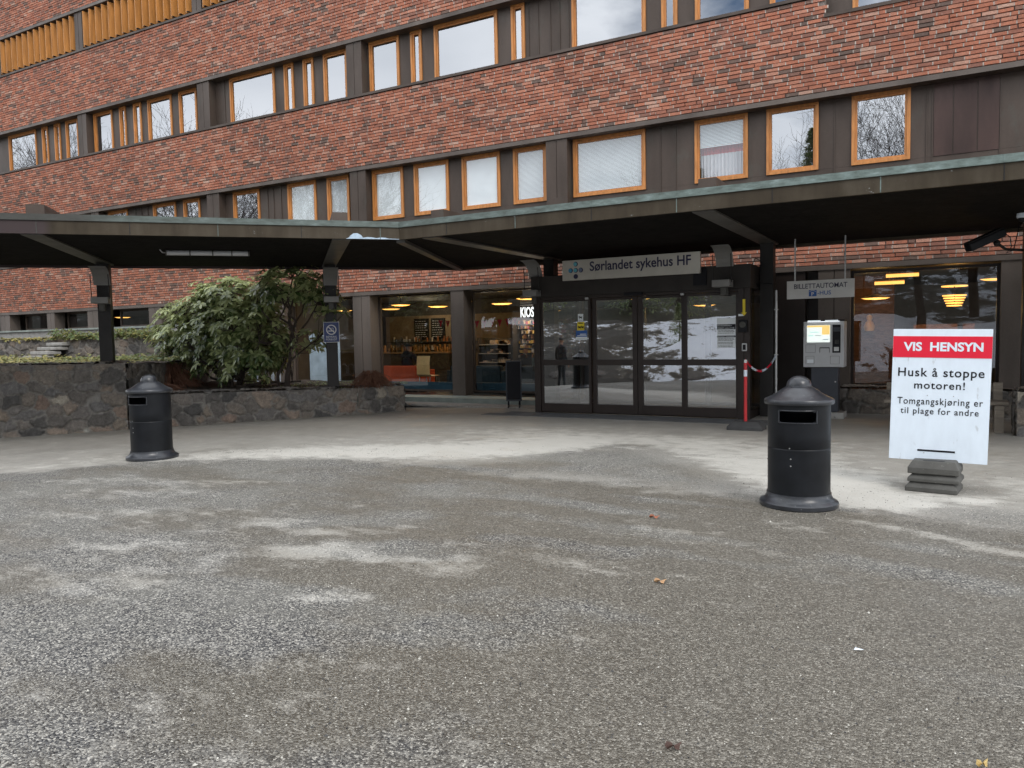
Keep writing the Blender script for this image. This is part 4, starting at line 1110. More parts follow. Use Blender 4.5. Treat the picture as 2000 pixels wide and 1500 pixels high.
# ------------------------------------------------------------------ reflector lamps on the canopy posts
MT['plate'] = mat_plain('grey_lamp_steel', (0.20, 0.195, 0.185), 0.5, 0.1, 0.12)
def reflector_lamp(t, label, d0=4.22):
    mm = cm(t); o = mm @ Vector((0, d0, 0))
    T = Thing('reflector_lamp', label, 'lamp', tuple(o + Vector((0, 0, 2.2))), group='reflector lamps on the canopy posts')
    m = MB(); n = 8
    prof = [(-0.42 + 0.40 * math.sin(k / n * 1.35), 2.99 - 0.42 * (1 - math.cos(k / n * 1.35))) for k in range(n + 1)]
    for k in range(n):
        (ya, za), (yb, zb) = prof[k], prof[k + 1]
        m.add([tuple(mm @ Vector((x, d0 + y, z + dz))) for dz in (0, 0.008) for x, y, z in ((-0.15, ya, za), (0.15, ya, za), (0.15, yb, zb), (-0.15, yb, zb))], [(0, 1, 2, 3), (7, 6, 5, 4), (0, 4, 5, 1), (2, 6, 7, 3), (1, 5, 6, 2), (3, 7, 4, 0)])
    T.part('reflector_plate', m, MT['plate'])
    m = MB()
    for x in (-0.155, 0.155): m.tube(mm @ Vector((x, d0 - 0.26, 2.86)), mm @ Vector((x, d0 - 0.22, 2.38)), 0.008)
    T.part('lamp_rod', m, MT['column'])
    T.part('lamp_box', MB().box(-0.15, 0.15, d0 - 0.34, d0 - 0.06, 2.30, 2.42, mm), MT['plate'], bevel=0.006)
    T.part('lamp_bracket', MB().box(-0.05, 0.05, d0 - 0.16, d0 + 0.02, 2.16, 2.30, mm), MT['rubber'], bevel=0.004)
    return T
reflector_lamp(5.22, 'grey reflector lamp on the leftmost canopy post, above the tall stone wall')
reflector_lamp(0.9, 'grey reflector lamp on the post with the blue no smoking sign')
reflector_lamp(-0.55, 'grey reflector lamp at the left corner of the porch beside the name sign', 3.72)
reflector_lamp(-4.3, 'grey reflector lamp above the right end of the porch, right of the name sign', 3.60)

# batten light under the canopy
T = Thing('batten_light', 'long grey fluorescent batten light under the left arm of the canopy', 'lamp', (-11.12, 9.19, 3.02))
a, b = Vector((-11.6, 8.71, 3.06)), Vector((-10.64, 9.67, 3.06)); u = (b - a).normalized()
T.part('housing', MB().tube(a, b, 0.045, n=12), MT['grey'], smooth=True)
m = MB()
for k in (0.0, 0.28, 0.55, 0.78, 0.985): m.tube(a.lerp(b, k), a.lerp(b, k + 0.015), 0.052, n=12)
T.part('clip', m, MT['rubber'])
T.part('cable', MB().path([a, a - u * 0.05 + Vector((0, 0, 0.0)), a - u * 0.09 + Vector((0, 0, 0.05)), a - u * 0.07 + Vector((0, 0, 0.1))], 0.01), MT['metal'])

# ------------------------------------------------------------------ signs
T = Thing('hospital_name_sign', 'wide brushed steel sign reading Sørlandet sykehus HF above the entrance doors', 'sign', (-5.03, 13.46, 2.57))
bd = T.part('board', MB().box(-6.36, -3.70, 13.44, 13.50, 2.565, 2.945), MT['steel'], bevel=0.003)
T.text('lettering', 'Sørlandet sykehus HF', MT['navy'], bd, (-5.79, 13.438, 2.665), (1, 0, 0), (0, 0, 1), 1.93, 0.235, 0.004, 0.018)
em = [((-6.08, 2.868), 'e1'), ((-6.185, 2.752), 'e2'), ((-6.08, 2.752), 'e1'), ((-5.975, 2.752), 'e3'), ((-6.08, 2.636), 'e4')]
MT['e1'] = mat_plain('emblem_turquoise', (0.11, 0.38, 0.46), 0.5, 0, 0.05); MT['e2'] = mat_plain('emblem_blue', (0.05, 0.25, 0.42), 0.5, 0, 0.05)
MT['e3'] = mat_plain('emblem_slate', (0.13, 0.16, 0.25), 0.5, 0, 0.05); MT['e4'] = mat_plain('emblem_navy', (0.02, 0.025, 0.1), 0.5, 0, 0.05)
for (x, z), c in em:
    circ = lambda r, cx, cz: [(cx + r * math.cos(k / 24 * 6.2832), cz + r * math.sin(k / 24 * 6.2832)) for k in range(24)]
    dk = T.part('emblem_disc', MB().prism(circ(0.046, x, z), 13.436, 13.4395, XZ), MT['navy'], bd)
    if c != 'e4': T.part('emblem_dot', MB().prism(circ(0.037, x - 0.009, z), 13.434, 13.4358, XZ), MT[c], bd)
for x in (-5.9, -4.1):
    T.part('bracket', MB().box(x - 0.02, x + 0.02, 13.501, 13.62, 2.60, 2.67), MT['column'])

T = Thing('ticket_machine_sign', 'grey hanging sign reading BILLETTAUTOMAT P-HUS on two rods', 'sign', (-1.81, 14.1, 2.07))
bd = T.part('board', MB().box(-2.36, -1.28, 14.085, 14.105, 2.075, 2.385), MT['offwhite'], bevel=0.003)
T.text('lettering', 'BILLETTAUTOMAT', MT['navy'], bd, (-1.815, 14.083, 2.245), (1, 0, 0), (0, 0, 1), 0.85, 0.085, 0.002, 0.008, 'C')
pp = T.part('parking_pictogram', MB().box(-2.0, -1.875, 14.082, 14.0849, 2.112, 2.218), MT['blue_bright'], bd)
T.text('parking_letter', 'P', MT['offwhite'], pp, (-1.9375, 14.081, 2.12), (1, 0, 0), (0, 0, 1), None, 0.062, 0.001, 0.02, 'C')
T.part('parking_roof', MB().prism([(-1.99, 2.186), (-1.96, 2.203), (-1.9375, 2.207), (-1.915, 2.203), (-1.885, 2.186), (-1.885, 2.193), (-1.915, 2.211), (-1.9375, 2.215), (-1.96, 2.211), (-1.99, 2.193)], 14.080, 14.0815, XZ), MT['offwhite'], pp)
T.text('lettering', '-HUS', MT['blue_bright'], bd, (-1.86, 14.083, 2.13), (1, 0, 0), (0, 0, 1), 0.215, 0.07, 0.002, 0.01)
for x in (-2.23, -1.43): T.part('hanging_rod', MB().box(x - 0.011, x + 0.011, 14.107, 14.13, 2.12, 3.11), MT['metal'])

# VIS HENSYN board on its post, standing in three rubber feet
T = Thing('courtesy_sign', 'white board with red top reading VIS HENSYN, asking drivers to stop the engine', 'sign', (-0.03, 8.2, 0.02), local=True)
T.o.rotation_euler = (math.radians(-1.2), math.radians(1.35), math.radians(1.0))
BW, Z0, Z1 = 0.405, 0.245, 1.485
bd = T.part('board', MB().box(-BW, BW, -0.012, 0.0, Z0, Z1), MT['white'], bevel=0.002)
T.part('red_band', MB().box(-BW + 0.001, BW - 0.001, -0.0155, -0.0125, 1.218, 1.418), MT['red'], bd)
yf = -0.0135
T.text('heading', 'VIS  HENSYN', MT['white'], bd, (0.01, yf - 0.003, 1.278), (1, 0, 0), (0, 0, 1), 0.65, 0.085, 0.0005, 0.034, 'C')
T.text('lettering', 'Husk å stoppe', MT['black'], bd, (0.0, yf, 1.013), (1, 0, 0), (0, 0, 1), 0.705, 0.108, 0.001, 0.012, 'C', 1.12)
T.text('lettering', 'motoren!', MT['black'], bd, (-0.005, yf, 0.923), (1, 0, 0), (0, 0, 1), 0.415, 0.072, 0.001, 0.012, 'C', 1.12)
T.text('lettering', 'Tomgangskjøring er', MT['black'], bd, (0.0, yf, 0.755), (1, 0, 0), (0, 0, 1), 0.70, 0.084, 0.001, 0.007, 'C', 1.15)
T.text('lettering', 'til plage for andre', MT['black'], bd, (0.0, yf, 0.667), (1, 0, 0), (0, 0, 1), 0.64, 0.078, 0.001, 0.007, 'C', 1.15)
T.part('slot_bar', MB().box(-0.165, 0.145, -0.0145, -0.0125, 0.333, 0.35), MT['black'], bd)
m = MB()
for x, z in ((-.1, .862), (.115, .862), (-.11, .318), (-.12, 1.39), (.1, 1.395)): m.box(x - .004, x + .004, -0.0145, -0.0125, z - .004, z + .004)
T.part('screw', m, MT['metal'], bd)
T.part('post', MB().box(-0.03, 0.03, 0.002, 0.04, 0.06, 1.35).box(-0.2, 0.2, 0.001, 0.012, 0.5, 0.53), MT['metal'])

def rubber_foot(name, label, c, rz, L_, W_, H_, slot=True, group=None):
    T = Thing(name, label, 'sign base', c, rz, group, local=True)
    h, w = L_ / 2, W_ / 2
    m = MB()
    secs = [(1.0, 0.0), (1.0, H_ * 0.45), (0.80, H_)]
    for s, z in secs:
        dx = (1 - s) * w
        m.v += [(-h + dx, -w + dx, z), (h - dx, -w + dx, z), (h - dx, w - dx, z), (-h + dx, w - dx, z)]
    m.f += [(3, 2, 1, 0), (8, 9, 10, 11)] + [(i * 4 + k, i * 4 + (k + 1) % 4, i * 4 + 4 + (k + 1) % 4, i * 4 + 4 + k) for i in range(2) for k in range(4)]
    T.part('block', m, MT['rubber'], bevel=0.008)
    if slot:
        T.part('handle_slot', MB().prism([(-.07 + .02 * math.cos(t) if q else .07 + .02 * math.cos(t), -w * .62 + .018 * math.sin(t)) for q, t in [(0, -1.57 + k * .39) for k in range(9)] + [(1, 1.57 + k * .39) for k in range(9)]], H_, H_ + 0.002), MT['black'])
    return T
FX, FY = -0.045, 8.17
rubber_foot('rubber_foot', 'bottom block of the three stacked rubber feet under the white sign', (FX, FY, 0.0), math.radians(-8), 0.43, 0.38, 0.09, False, 'stacked rubber feet of the white sign')
rubber_foot('rubber_foot', 'middle block of the three stacked rubber feet under the white sign', (FX + .015, FY + .01, 0.091), math.radians(-7), 0.425, 0.375, 0.075, False, 'stacked rubber feet of the white sign')
rubber_foot('rubber_foot', 'top block with a handle slot of the three stacked rubber feet', (FX + .01, FY + .015, 0.167), math.radians(-6), 0.42, 0.37, 0.12, True, 'stacked rubber feet of the white sign')

# red and white post with chain
T = Thing('chain_post', 'thin red post with one white band in a grey rubber foot by the doors', 'post', (-2.66, 12.2, 0))
m = MB()
h, w = 0.27, 0.17
for s, z in ((0, 0.0), (0, 0.055), (.08, 0.13)):
    m.v += [(-2.64 - h + s, 12.2 - w + s, z), (-2.64 + h - s, 12.2 - w + s, z), (-2.64 + h - s, 12.2 + w - s, z), (-2.64 - h + s, 12.2 + w - s, z)]
m.f += [(3, 2, 1, 0), (8, 9, 10, 11)] + [(i * 4 + k, i * 4 + (k + 1) % 4, i * 4 + 4 + (k + 1) % 4, i * 4 + 4 + k) for i in range(2) for k in range(4)]
T.part('foot', m, mat_plain('dark_grey_rubber', (0.045, 0.045, 0.045), 0.8, 0, .25, 6), bevel=0.008)
px, py = -2.655, 12.2
T.part('post', MB().tube((px, py, 0.12), (px, py, 1.04), 0.026, n=16), mat_plain('red_plastic', (0.48, 0.02, 0.025), 0.4), smooth=True)
T.part('white_band', MB().tube((px, py, 0.83), (px, py, 0.93), 0.0268, n=16), MT['white'], smooth=True)
T.part('cap', MB().tube((px, py, 1.041), (px, py, 1.09), 0.023, n=16), MT['offwhite'], smooth=True)
# chain: alternate red and white stretches from the post to the pipe
T = Thing('plastic_chain', 'red and white plastic chain hanging between the red post and the pipe', 'chain', (-2.55, 13.2, 0.9))
A_, B_ = Vector((px, py, 1.085)), Vector((-2.565, 14.22, 1.10)); N = 54
pt = lambda t: A_.lerp(B_, t) + Vector((0, 0, -0.36 * 4 * t * (1 - t) * 0.62))
mr, mw = MB(), MB()
for k in range(N):
    a, b = pt(k / N), pt((k + 1) / N)
    u = (b - a).normalized(); s = (u.cross(Vector((0, 0, 1)))).normalized() if k % 2 else Vector((0, 0, 1))
    e = [a - u * .008, a + s * .014 + u * .004, b + s * .014 - u * .004, b + u * .008, b - s * .014 - u * .004, a - s * .014 + u * .004, a - u * .008]
    (mr if (k // 9) % 2 == 0 else mw).path(e, 0.0055, 5, cap=False)
T.part('red_links', mr, MT['red']); T.part('white_links', mw, MT['white'])
# drain pipe by the canopy post
T = Thing('wall_pipe', 'thin light grey pipe beside the canopy post right of the porch', 'pipe', (-2.565, 14.24, 0))
T.part('pipe', MB().tube((-2.565, 14.24, 0), (-2.565, 14.24, 2.25), 0.022, n=12), MT['metal'], smooth=True)
m = MB()
for z in (0.4, 1.1, 1.9): m.box(-2.6, -2.53, 14.21, 14.29, z, z + 0.02)
T.part('pipe_clamp', m, MT['metal'])
# no smoking sign
mm = cm(0.9)
o = mm @ Vector((0.0, 4.22, 1.685))
T = Thing('no_smoking_sign', 'small blue no smoking sign reading RØYKING FORBUDT on the canopy post', 'sign', tuple(o))
xd = Vector((0.80, 0.60, 0)).normalized(); yb = Vector((-xd.y, xd.x, 0))
F_ = frame_m(o - yb * 0.02 + Vector((0.0, 0, 0)), xd, (0, 0, 1))      # z axis = towards the viewer
F_ = Matrix((xd, Vector((0, 0, 1)), -yb)).transposed().to_4x4(); F_.translation = o - yb * 0.075
bd = T.part('plate', MB().box(-0.165, 0.165, -0.215, 0.215, 0, 0.006, F_), MT['offwhite'])
T.part('blue_field', MB().box(-0.155, 0.155, -0.205, 0.205, 0.0062, 0.0085, F_), MT['blue'], bd)
m = MB(); n = 40
for k in range(n):
    a, b = 2 * math.pi * k / n, 2 * math.pi * (k + 1) / n
    m.quad(*[tuple(F_ @ Vector((r * math.cos(t), 0.05 + r * math.sin(t), 0.0095))) for r, t in ((.105, a), (.105, b), (.085, b), (.085, a))])
c45 = math.cos(math.radians(45))
m.quad(*[tuple(F_ @ Vector((x * c45 + y * c45, 0.05 - x * c45 + y * c45, 0.0105))) for x, y in ((-.088, -.009), (.088, -.009), (.088, .009), (-.088, .009))])
m.box(-.065, .06, 0.015, 0.033, .009, .0098, F_)
m.path([F_ @ Vector(p) for p in ((.045, .045, .0095), (.03, .06, .0095), (.045, .075, .0095), (.02, .09, .0095), (-.01, .075, .0095), (-.02, .09, .0095))], 0.005, 5)
T.part('pictogram', m, MT['offwhite'], bd)
T.text('lettering', 'RØYKING', MT['offwhite'], bd, F_ @ Vector((0, -.118, .0)), F_.to_3x3() @ Vector((1, 0, 0)), (0, 0, 1), 0.215, 0.042, 0.0098, 0.004, 'C')
T.text('lettering', 'FORBUDT', MT['offwhite'], bd, F_ @ Vector((0, -.172, .0)), F_.to_3x3() @ Vector((1, 0, 0)), (0, 0, 1), 0.225, 0.04, 0.0098, 0.004, 'C')

# pavement sign by the kiosk window
T = Thing('pavement_sign', 'narrow black pavement sign standing by the kiosk window beside the porch', 'sign', (-8.06, 14.5, 0), math.radians(28), local=True)
T.part('board', MB().box(-0.145, 0.145, -0.025, 0.025, 0.16, 0.98), MT['black'], bevel=0.004)
m = MB().box(-0.15, 0.15, -0.034, 0.034, 0.98, 1.01).box(-0.15, 0.15, -0.034, 0.034, 0.13, 0.16).box(-0.17, -0.145, -0.034, 0.034, 0.13, 1.01).box(0.145, 0.17, -0.034, 0.034, 0.13, 1.01)
T.part('frame', m, mat_plain('dark_blue_grey_frame', (0.03, 0.034, 0.042), 0.4), bevel=0.004)
for x in (-0.12, 0.12):
    T.part('leg', MB().box(x - 0.02, x + 0.02, -0.02, 0.02, 0.03, 0.13).path([(x, -0.3, 0.02), (x, -0.1, 0.035), (x, 0.1, 0.035), (x, 0.3, 0.02)], 0.016, 8), MT['black'])

# ------------------------------------------------------------------ litter bins
def litter_bin(label, c, slot_deg):
    T = Thing('litter_bin', label, 'litter bin', c, 0, 'black litter bins on the forecourt', local=True)
    n = 72; a0 = math.radians(slot_deg); half = 0.62
    zs = [0.115, 0.16, 0.42, 0.50, 0.509, 0.514, 0.523, 0.62, 0.738, 0.752, 0.765, 0.79, 0.815, 0.828, 0.842, 0.895]
    rs = [0.259, 0.257, 0.257, 0.257, 0.257, 0.2535, 0.257, 0.257] + [0.257] * 8
    def skip(i, k):
        if not (8 <= i <= 13): return False
        t = (2 * math.pi * (k + 0.5) / n - a0 + math.pi) % (2 * math.pi) - math.pi
        lim = half - (0.09 if i in (8, 13) else 0.0)
        return abs(t) < lim
    b = T.part('body', MB().lathe(list(zip(rs, zs)), n, skip=skip), MT['bin'], smooth=True)
    T.part('liner', MB().lathe([(0.235, 0.12), (0.235, 0.70), (0.0, 0.70)], 32).lathe([(0.236, 0.70), (0.236, 0.895)], 48, skip=lambda i, k: abs((2 * math.pi * (k + .5) / 48 - a0 + math.pi) % (2 * math.pi) - math.pi) < 0.7), MT['black'], b)
    m = MB(); pr = []
    for s in (-1, 1):
        for k in range(13):
            pr.append((a0 + s * (half - 0.03) if False else a0 + (-half + 2 * half * k / 12) * s * -1, 0.738 if s == -1 else 0.842))
    pts = [Vector((0.2575 * math.cos(t), 0.2575 * math.sin(t), z)) for t, z in pr]; pts.append(pts[0])
    T.part('slot_lip', MB().path(pts, 0.006, 6), MT['bin_lid'], b, smooth=True)
    T.part('base', MB().lathe([(0.0, 0.0), (0.318, 0.0), (0.325, 0.008), (0.325, 0.038), (0.318, 0.047), (0.296, 0.056), (0.279, 0.075), (0.268, 0.1), (0.266, 0.118), (0.25, 0.12)], n), MT['bin_lid'], smooth=True)
    l = T.part('lid', MB().lathe([(0.25, 0.885), (0.282, 0.887), (0.287, 0.895), (0.287, 0.918), (0.282, 0.928), (0.262, 0.938), (0.235, 0.95), (0.205, 0.967), (0.175, 0.987), (0.145, 1.009), (0.117, 1.027), (0.105, 1.031)], n), MT['bin_lid'], smooth=True)
    T.part('knob', MB().lathe([(0.108, 1.028), (0.108, 1.036), (0.102, 1.04), (0.1, 1.058), (0.091, 1.082), (0.072, 1.103), (0.045, 1.118), (0.02, 1.124), (0.0, 1.125)], n), MT['bin_lid'], l, smooth=True)
    m = MB()
    for z, t in ((0.525, -0.24), (0.435, -0.2), (0.375, -0.2)):
        p = Vector((0.2585 * math.cos(a0 + t), 0.2585 * math.sin(a0 + t), z)); m.tube(p * 1.0, Vector((p.x * 1.012, p.y * 1.012, z)), 0.006, n=8)
    T.part('rivet', m, MT['metal'], b)
    return T
litter_bin('black litter bin with domed lid in the right foreground, its slot facing the viewer', (-1.07, 7.0, 0), -84)
litter_bin('black litter bin with domed lid standing in front of the stone walls on the left', (-9.22, 6.58, -0.025), -80)

# ------------------------------------------------------------------ ticket machine
T = Thing('ticket_machine', 'grey parking ticket machine with lit screen on a dark pedestal', 'ticket machine', (-1.78, 14.45, 0))
T.part('foundation', MB().box(-2.02, -1.45, 14.25, 14.75, -0.02, 0.1), MT['concrete'], bevel=0.01)
T.part('pedestal', MB().box(-2.0, -1.56, 14.38, 14.7, 0.10, 0.88), MT['anthracite'], bevel=0.008)
cb = T.part('cabinet', MB().box(-2.12, -1.46, 14.32, 14.74, 0.885, 1.68), MT['grey'], bevel=0.008)
T.part('top_light', MB().box(-2.09, -1.45, 14.27, 14.74, 1.683, 1.705), MT['black'], cb)
m = MB()
T.part('label_strip', MB().box(-2.04, -1.83, 14.264, 14.2695, 1.687, 1.70).box(-1.76, -1.55, 14.264, 14.2695, 1.687, 1.70), mat_emit('lit_label', (0.8, 0.88, 0.9), 0.8), cb)
T.part('light_bar', MB().box(-2.05, -1.53, 14.29, 14.31, 1.676, 1.682), mat_emit('white_led', (0.9, 0.95, 1), 2.2), cb)
sc_ = T.part('screen', MB().box(-2.06, -1.685, 14.314, 14.319, 1.32, 1.615), mat_emit('screen_white', (0.85, 0.93, 0.88), 0.95), cb)
T.part('screen_area', MB().box(-1.815, -1.69, 14.311, 14.3135, 1.45, 1.612).box(-2.056, -1.815, 14.311, 14.3135, 1.58, 1.612), mat_emit('screen_orange', (0.9, 0.62, 0.2), 0.95), sc_)
T.part('screen_text', MB().box(-2.01, -1.87, 14.3105, 14.3125, 1.49, 1.5).box(-2.035, -1.955, 14.3105, 14.3125, 1.43, 1.442), mat_emit('screen_teal', (0.25, 0.7, 0.65), 0.7), sc_)
T.part('screen_text', MB().box(-1.925, -1.83, 14.3105, 14.3125, 1.43, 1.442).box(-1.8, -1.71, 14.3105, 14.3125, 1.36, 1.375), mat_emit('screen_grey_text', (0.35, 0.42, 0.45), 0.6), sc_)
cp_ = T.part('card_panel', MB().box(-1.645, -1.515, 14.314, 14.319, 1.135, 1.62), MT['black'], cb)
m = MB()
for i in range(4):
    for j in range(3): m.box(-1.605 + j * .022, -1.59 + j * .022, 14.306, 14.3135, 1.29 + i * .018, 1.302 + i * .018)
T.part('keypad', m, MT['rubber'], cp_)
T.part('receipt_slot', MB().box(-1.62, -1.54, 14.306, 14.3135, 1.165, 1.235), MT['metal'], cp_)
T.part('card_slot', MB().box(-1.635, -1.525, 14.308, 14.3135, 1.5, 1.575), MT['anthracite'], cp_)
def outl(x0, x1, z0, z1, w=.004): return MB().box(x0, x1, 14.3165, 14.3195, z0, z0 + w).box(x0, x1, 14.3165, 14.3195, z1 - w, z1).box(x0, x0 + w, 14.3165, 14.3195, z0 + w, z1 - w).box(x1 - w, x1, 14.3165, 14.3195, z0 + w, z1 - w)
T.part('coin_flap', outl(-2.08, -1.92, 1.14, 1.28), MT['rubber'], cb)
T.part('ticket_slot', MB().box(-1.85, -1.69, 14.31, 14.3195, 1.215, 1.23).box(-1.85, -1.845, 14.31, 14.3195, 1.14, 1.215).box(-1.695, -1.69, 14.31, 14.3195, 1.14, 1.215), MT['black'], cb)
T.part('change_tray', outl(-2.08, -1.94, 0.94, 1.08), MT['rubber'], cb)
T.part('paper_label', MB().box(-2.055, -1.95, 14.3145, 14.3195, 0.96, 1.02), MT['paper'], cb)
T.part('coin_flap', outl(-1.68, -1.53, 0.94, 1.08), MT['rubber'], cb)
T.part('lock', MB().lathe([(0.012, 0), (0.0, 0.0)], 12, (-1.60, 14.377, 0.63)).box(-1.612, -1.588, 14.374, 14.3795, 0.618, 0.642), MT['metal'])

# ------------------------------------------------------------------ cameras, bench, litter
T = Thing('security_camera', 'large dark tube security camera on an arm under the canopy at the right', 'camera', (0.62, 14.0, 2.85))
a, b = Vector((0.33, 13.75, 2.74)), Vector((0.80, 14.1, 2.98)); u = (b - a).normalized()
s = u.cross(Vector((0, 0, 1))).normalized(); v = s.cross(u)
mm = Matrix((u, s, v)).transposed().to_4x4(); mm.translation = a; ln = (b - a).length
hs = T.part('housing', MB().box(0, ln, -.075, .075, -.07, .06, mm), MT['bin'], bevel=0.02)
T.part('sun_shield', MB().box(-0.03, ln * .95, -.085, .085, .064, .074, mm), MT['column'], hs)
T.part('lens_window', MB().box(-0.004, -0.0005, -.055, .055, -.05, .04, mm), MT['black'], hs)
T.part('arm', MB().path([mm @ Vector((ln * .75, 0, -.07)), mm @ Vector((ln * .78, 0, -.14)), (0.85, 14.2, 2.72), (1.08, 14.3, 2.70)], 0.022, 8), MT['column'])
T.part('joint', MB().lathe([(0, -.05), (.035, -.04), (.05, 0), (.035, .04), (0, .05)], 16, tuple(mm @ Vector((ln * .76, 0, -.12)))), MT['column'], smooth=True)
T.part('cable', MB().path([mm @ Vector((ln, 0, 0)), (0.9, 14.15, 2.9), (0.92, 14.18, 2.75), (0.86, 14.2, 2.66), (0.95, 14.2, 2.7), (1.0, 14.2, 2.95), (1.02, 14.25, 3.1)], 0.008, 5), MT['black'])
T = Thing('dome_camera', 'small white dome security camera under the canopy at the far right', 'camera', (0.98, 13.3, 3.1))
c0 = (0.98, 13.1, 3.115)
T.part('housing', MB().lathe([(0, 0), (.075, 0), (.078, -.05), (.07, -.065), (0, -.066)], 28, c0), MT['white'], smooth=True)
T.part('dome', MB().lathe([(.06, -.066), (.055, -.09), (.035, -.115), (0, -.125)], 24, c0), MT['bin'], smooth=True)
T.part('conduit', MB().tube((1.05, 13.1, 3.09), (1.8, 13.1, 3.09), 0.01), MT['white'])

T = Thing('wooden_bench', 'weathered plank bench behind the white sign at the right', 'bench', (0.1, 13.6, 0))
for k, y in enumerate((12.98, 13.14, 13.30)): T.part('seat_plank', MB().box(-0.75, 0.86, y, y + 0.145, 0.40, 0.45), MT['oldwood'], bevel=0.006)
T.part('backrest', MB().box(-0.75, 0.80, 13.52, 13.57, 0.56, 0.68), MT['oldwood'], bevel=0.006)
for x in (-0.6, 0.68):
    T.part('leg', MB().box(x, x + 0.12, 13.0, 13.12, 0, 0.395).box(x, x + 0.12, 13.4, 13.515, 0, 0.7), MT['oldwood'], bevel=0.005)
def fallen_leaf(label, x, y, s, rz, mt):
    rr = random.Random(int(x * 100)); m = MB()
    n = 14; pts = []
    for k in range(n):
        a = 2 * math.pi * k / n
        r = s * (0.55 + 0.45 * abs(math.cos(a * 2.5))) * (1.0 if abs(math.cos(a)) > .5 else .6)
        pts.append((r * math.cos(a), r * .6 * math.sin(a), 0.008 + 0.012 * math.cos(a * 3) + 0.006))
    m.add([(0, 0, 0.012)] + pts, [(0, k + 1, (k + 1) % n + 1) for k in range(n)])
    o = link_mesh('fallen_leaf', m.v, m.f, mt); o.location = (x, y, 0.002); o.rotation_euler = (0.1, 0, rz)
    tag(o, label, 'leaf', 'fallen leaves on the asphalt')
lt = mat_plain('tan_dry_leaf', (0.45, 0.27, 0.14), 0.7, 0, 0.2, 20); lr = mat_plain('red_brown_dry_leaf', (0.30, 0.10, 0.05), 0.7, 0, 0.2, 20)
fallen_leaf('tan fallen leaf on the asphalt in front of the right bin', -1.47, 4.42, 0.042, 0.4, lt)
fallen_leaf('reddish fallen leaf on the asphalt left of the right bin', -2.04, 6.0, 0.05, 0.2, lr)
fallen_leaf('small red leaf on the pale asphalt behind the right bin', -1.62, 9.15, 0.055, 1.0, lr)
fallen_leaf('dark brown leaf near the bottom edge of the photo', -0.83, 2.63, 0.035, 0.7, mat_plain('dark_dead_leaf', (0.07, 0.035, 0.025), 0.7))
fallen_leaf('yellow tan leaf at the bottom right corner', 0.14, 3.0, 0.026, 0.9, mat_plain('yellow_dry_leaf', (0.5, 0.36, 0.14), 0.7))
m = MB().add([(-.02, 0, 0), (.02, .006, 0.004), (.022, .016, 0.002), (-.016, .016, .006)], [(0, 1, 2, 3)])
o = link_mesh('paper_scrap', m.v, m.f, MT['white']); o.location = (-0.32, 3.85, 0.008); tag(o, 'tiny white paper scrap on the asphalt below the right bin', 'litter')
# loose grit
def grit():
    r = np.random.RandomState(12); m = MB(); at = []
    n = 0
    while n < 16000:
        x, y = r.uniform(-9, 1.6), r.uniform(1.2, 9.5)
        edge = y > 5.5 and abs(y - gutter(x) - 0.3) < 0.9
        if x < -2.0 * y - 0.8 or r.rand() > (0.25 if edge else 4.5 / (x * x * .5 + y * y)): continue
        s = r.uniform(0.0022, 0.0058) * (1.6 if r.rand() < .04 else 1)
        b = len(m.v); a = r.uniform(0, 6.28); z = gz(x, y)
        for k in range(4):
            t = a + k * 1.57 + r.uniform(-.4, .4); q = s * r.uniform(.6, 1.2)
            m.v.append((x + q * math.cos(t), y + q * math.sin(t), z + s * r.uniform(0.0, .5)))
        m.v.append((x + s * r.uniform(-.3, .3), y + s * r.uniform(-.3, .3), z + s * r.uniform(.7, 1.4)))
        m.f += [(b + k, b + (k + 1) % 4, b + 4) for k in range(4)]; at += [r.rand()] * 4; n += 1
    t = NT('grit_stone')
    c = t.ramp(t.attr('rnd'), (0, (0.03, 0.03, 0.033)), (.35, (.08, .078, .075)), (.6, (.24, .22, .19)), (.85, (.5, .48, .42)), (1, (.6, .58, .52)))
    t.bsdf(c, 0.7)
    o = link_mesh('loose_grit', m.v, m.f, t.m, attrs=dict(rnd=('FACE', at))); o['kind'] = 'stuff'
grit()

# ------------------------------------------------------------------ kiosk and lobby interior
FZ = 0.06
warm = (1.0, 0.62, 0.2)
MT['lamp_warm'] = mat_emit('warm_lamp_glow', (1.0, 0.52, 0.12), 2.2)
MT['lamp_shade'] = mat_plain('amber_lamp_shade', (0.5, 0.3, 0.08), 0.5)
def point(x, y, z, w, c=(1, .78, .5), r=0.15):
    d = bpy.data.lights.new('lamp_and_fill_light', 'POINT'); d.energy = w; d.color = c; d.shadow_soft_size = r
    o = bpy.data.objects.new('lamp_and_fill_light', d); col.objects.link(o); o.location = (x, y, z); return o
lamp0 = None
def pendant(x, y, z, label, group, light=0):
    global lamp0
    if lamp0 is None:
        T = Thing('pendant_lamp', label, 'lamp', (x, y, z), 0, group, local=True)
        T.part('shade', MB().lathe([(0.0, 0.085), (0.05, 0.085), (0.12, 0.06), (0.285, 0.012), (0.29, 0.0)], 32), MT['lamp_shade'], smooth=True)
        T.part('diffuser', MB().lathe([(0.283, 0.004), (0.2, -0.022), (0.0, -0.03)], 32), MT['lamp_warm'], smooth=True)
        T.part('cord', MB().tube((0, 0, 0.085), (0, 0, 0.24), 0.006, n=6), MT['black'])
        lamp0 = T.o; r = T.o
    else:
        r = lamp0.copy(); col.objects.link(r); r.location = (x, y, z); r['label'] = label; r['group'] = group
        for c in list(lamp0.children):
            d = c.copy(); col.objects.link(d); d.parent = r
    if light: point(x, y, z - 0.2, light, warm)
KG, LG = 'amber pendant lamps in the kiosk', 'amber pendant lamps in the lobby'
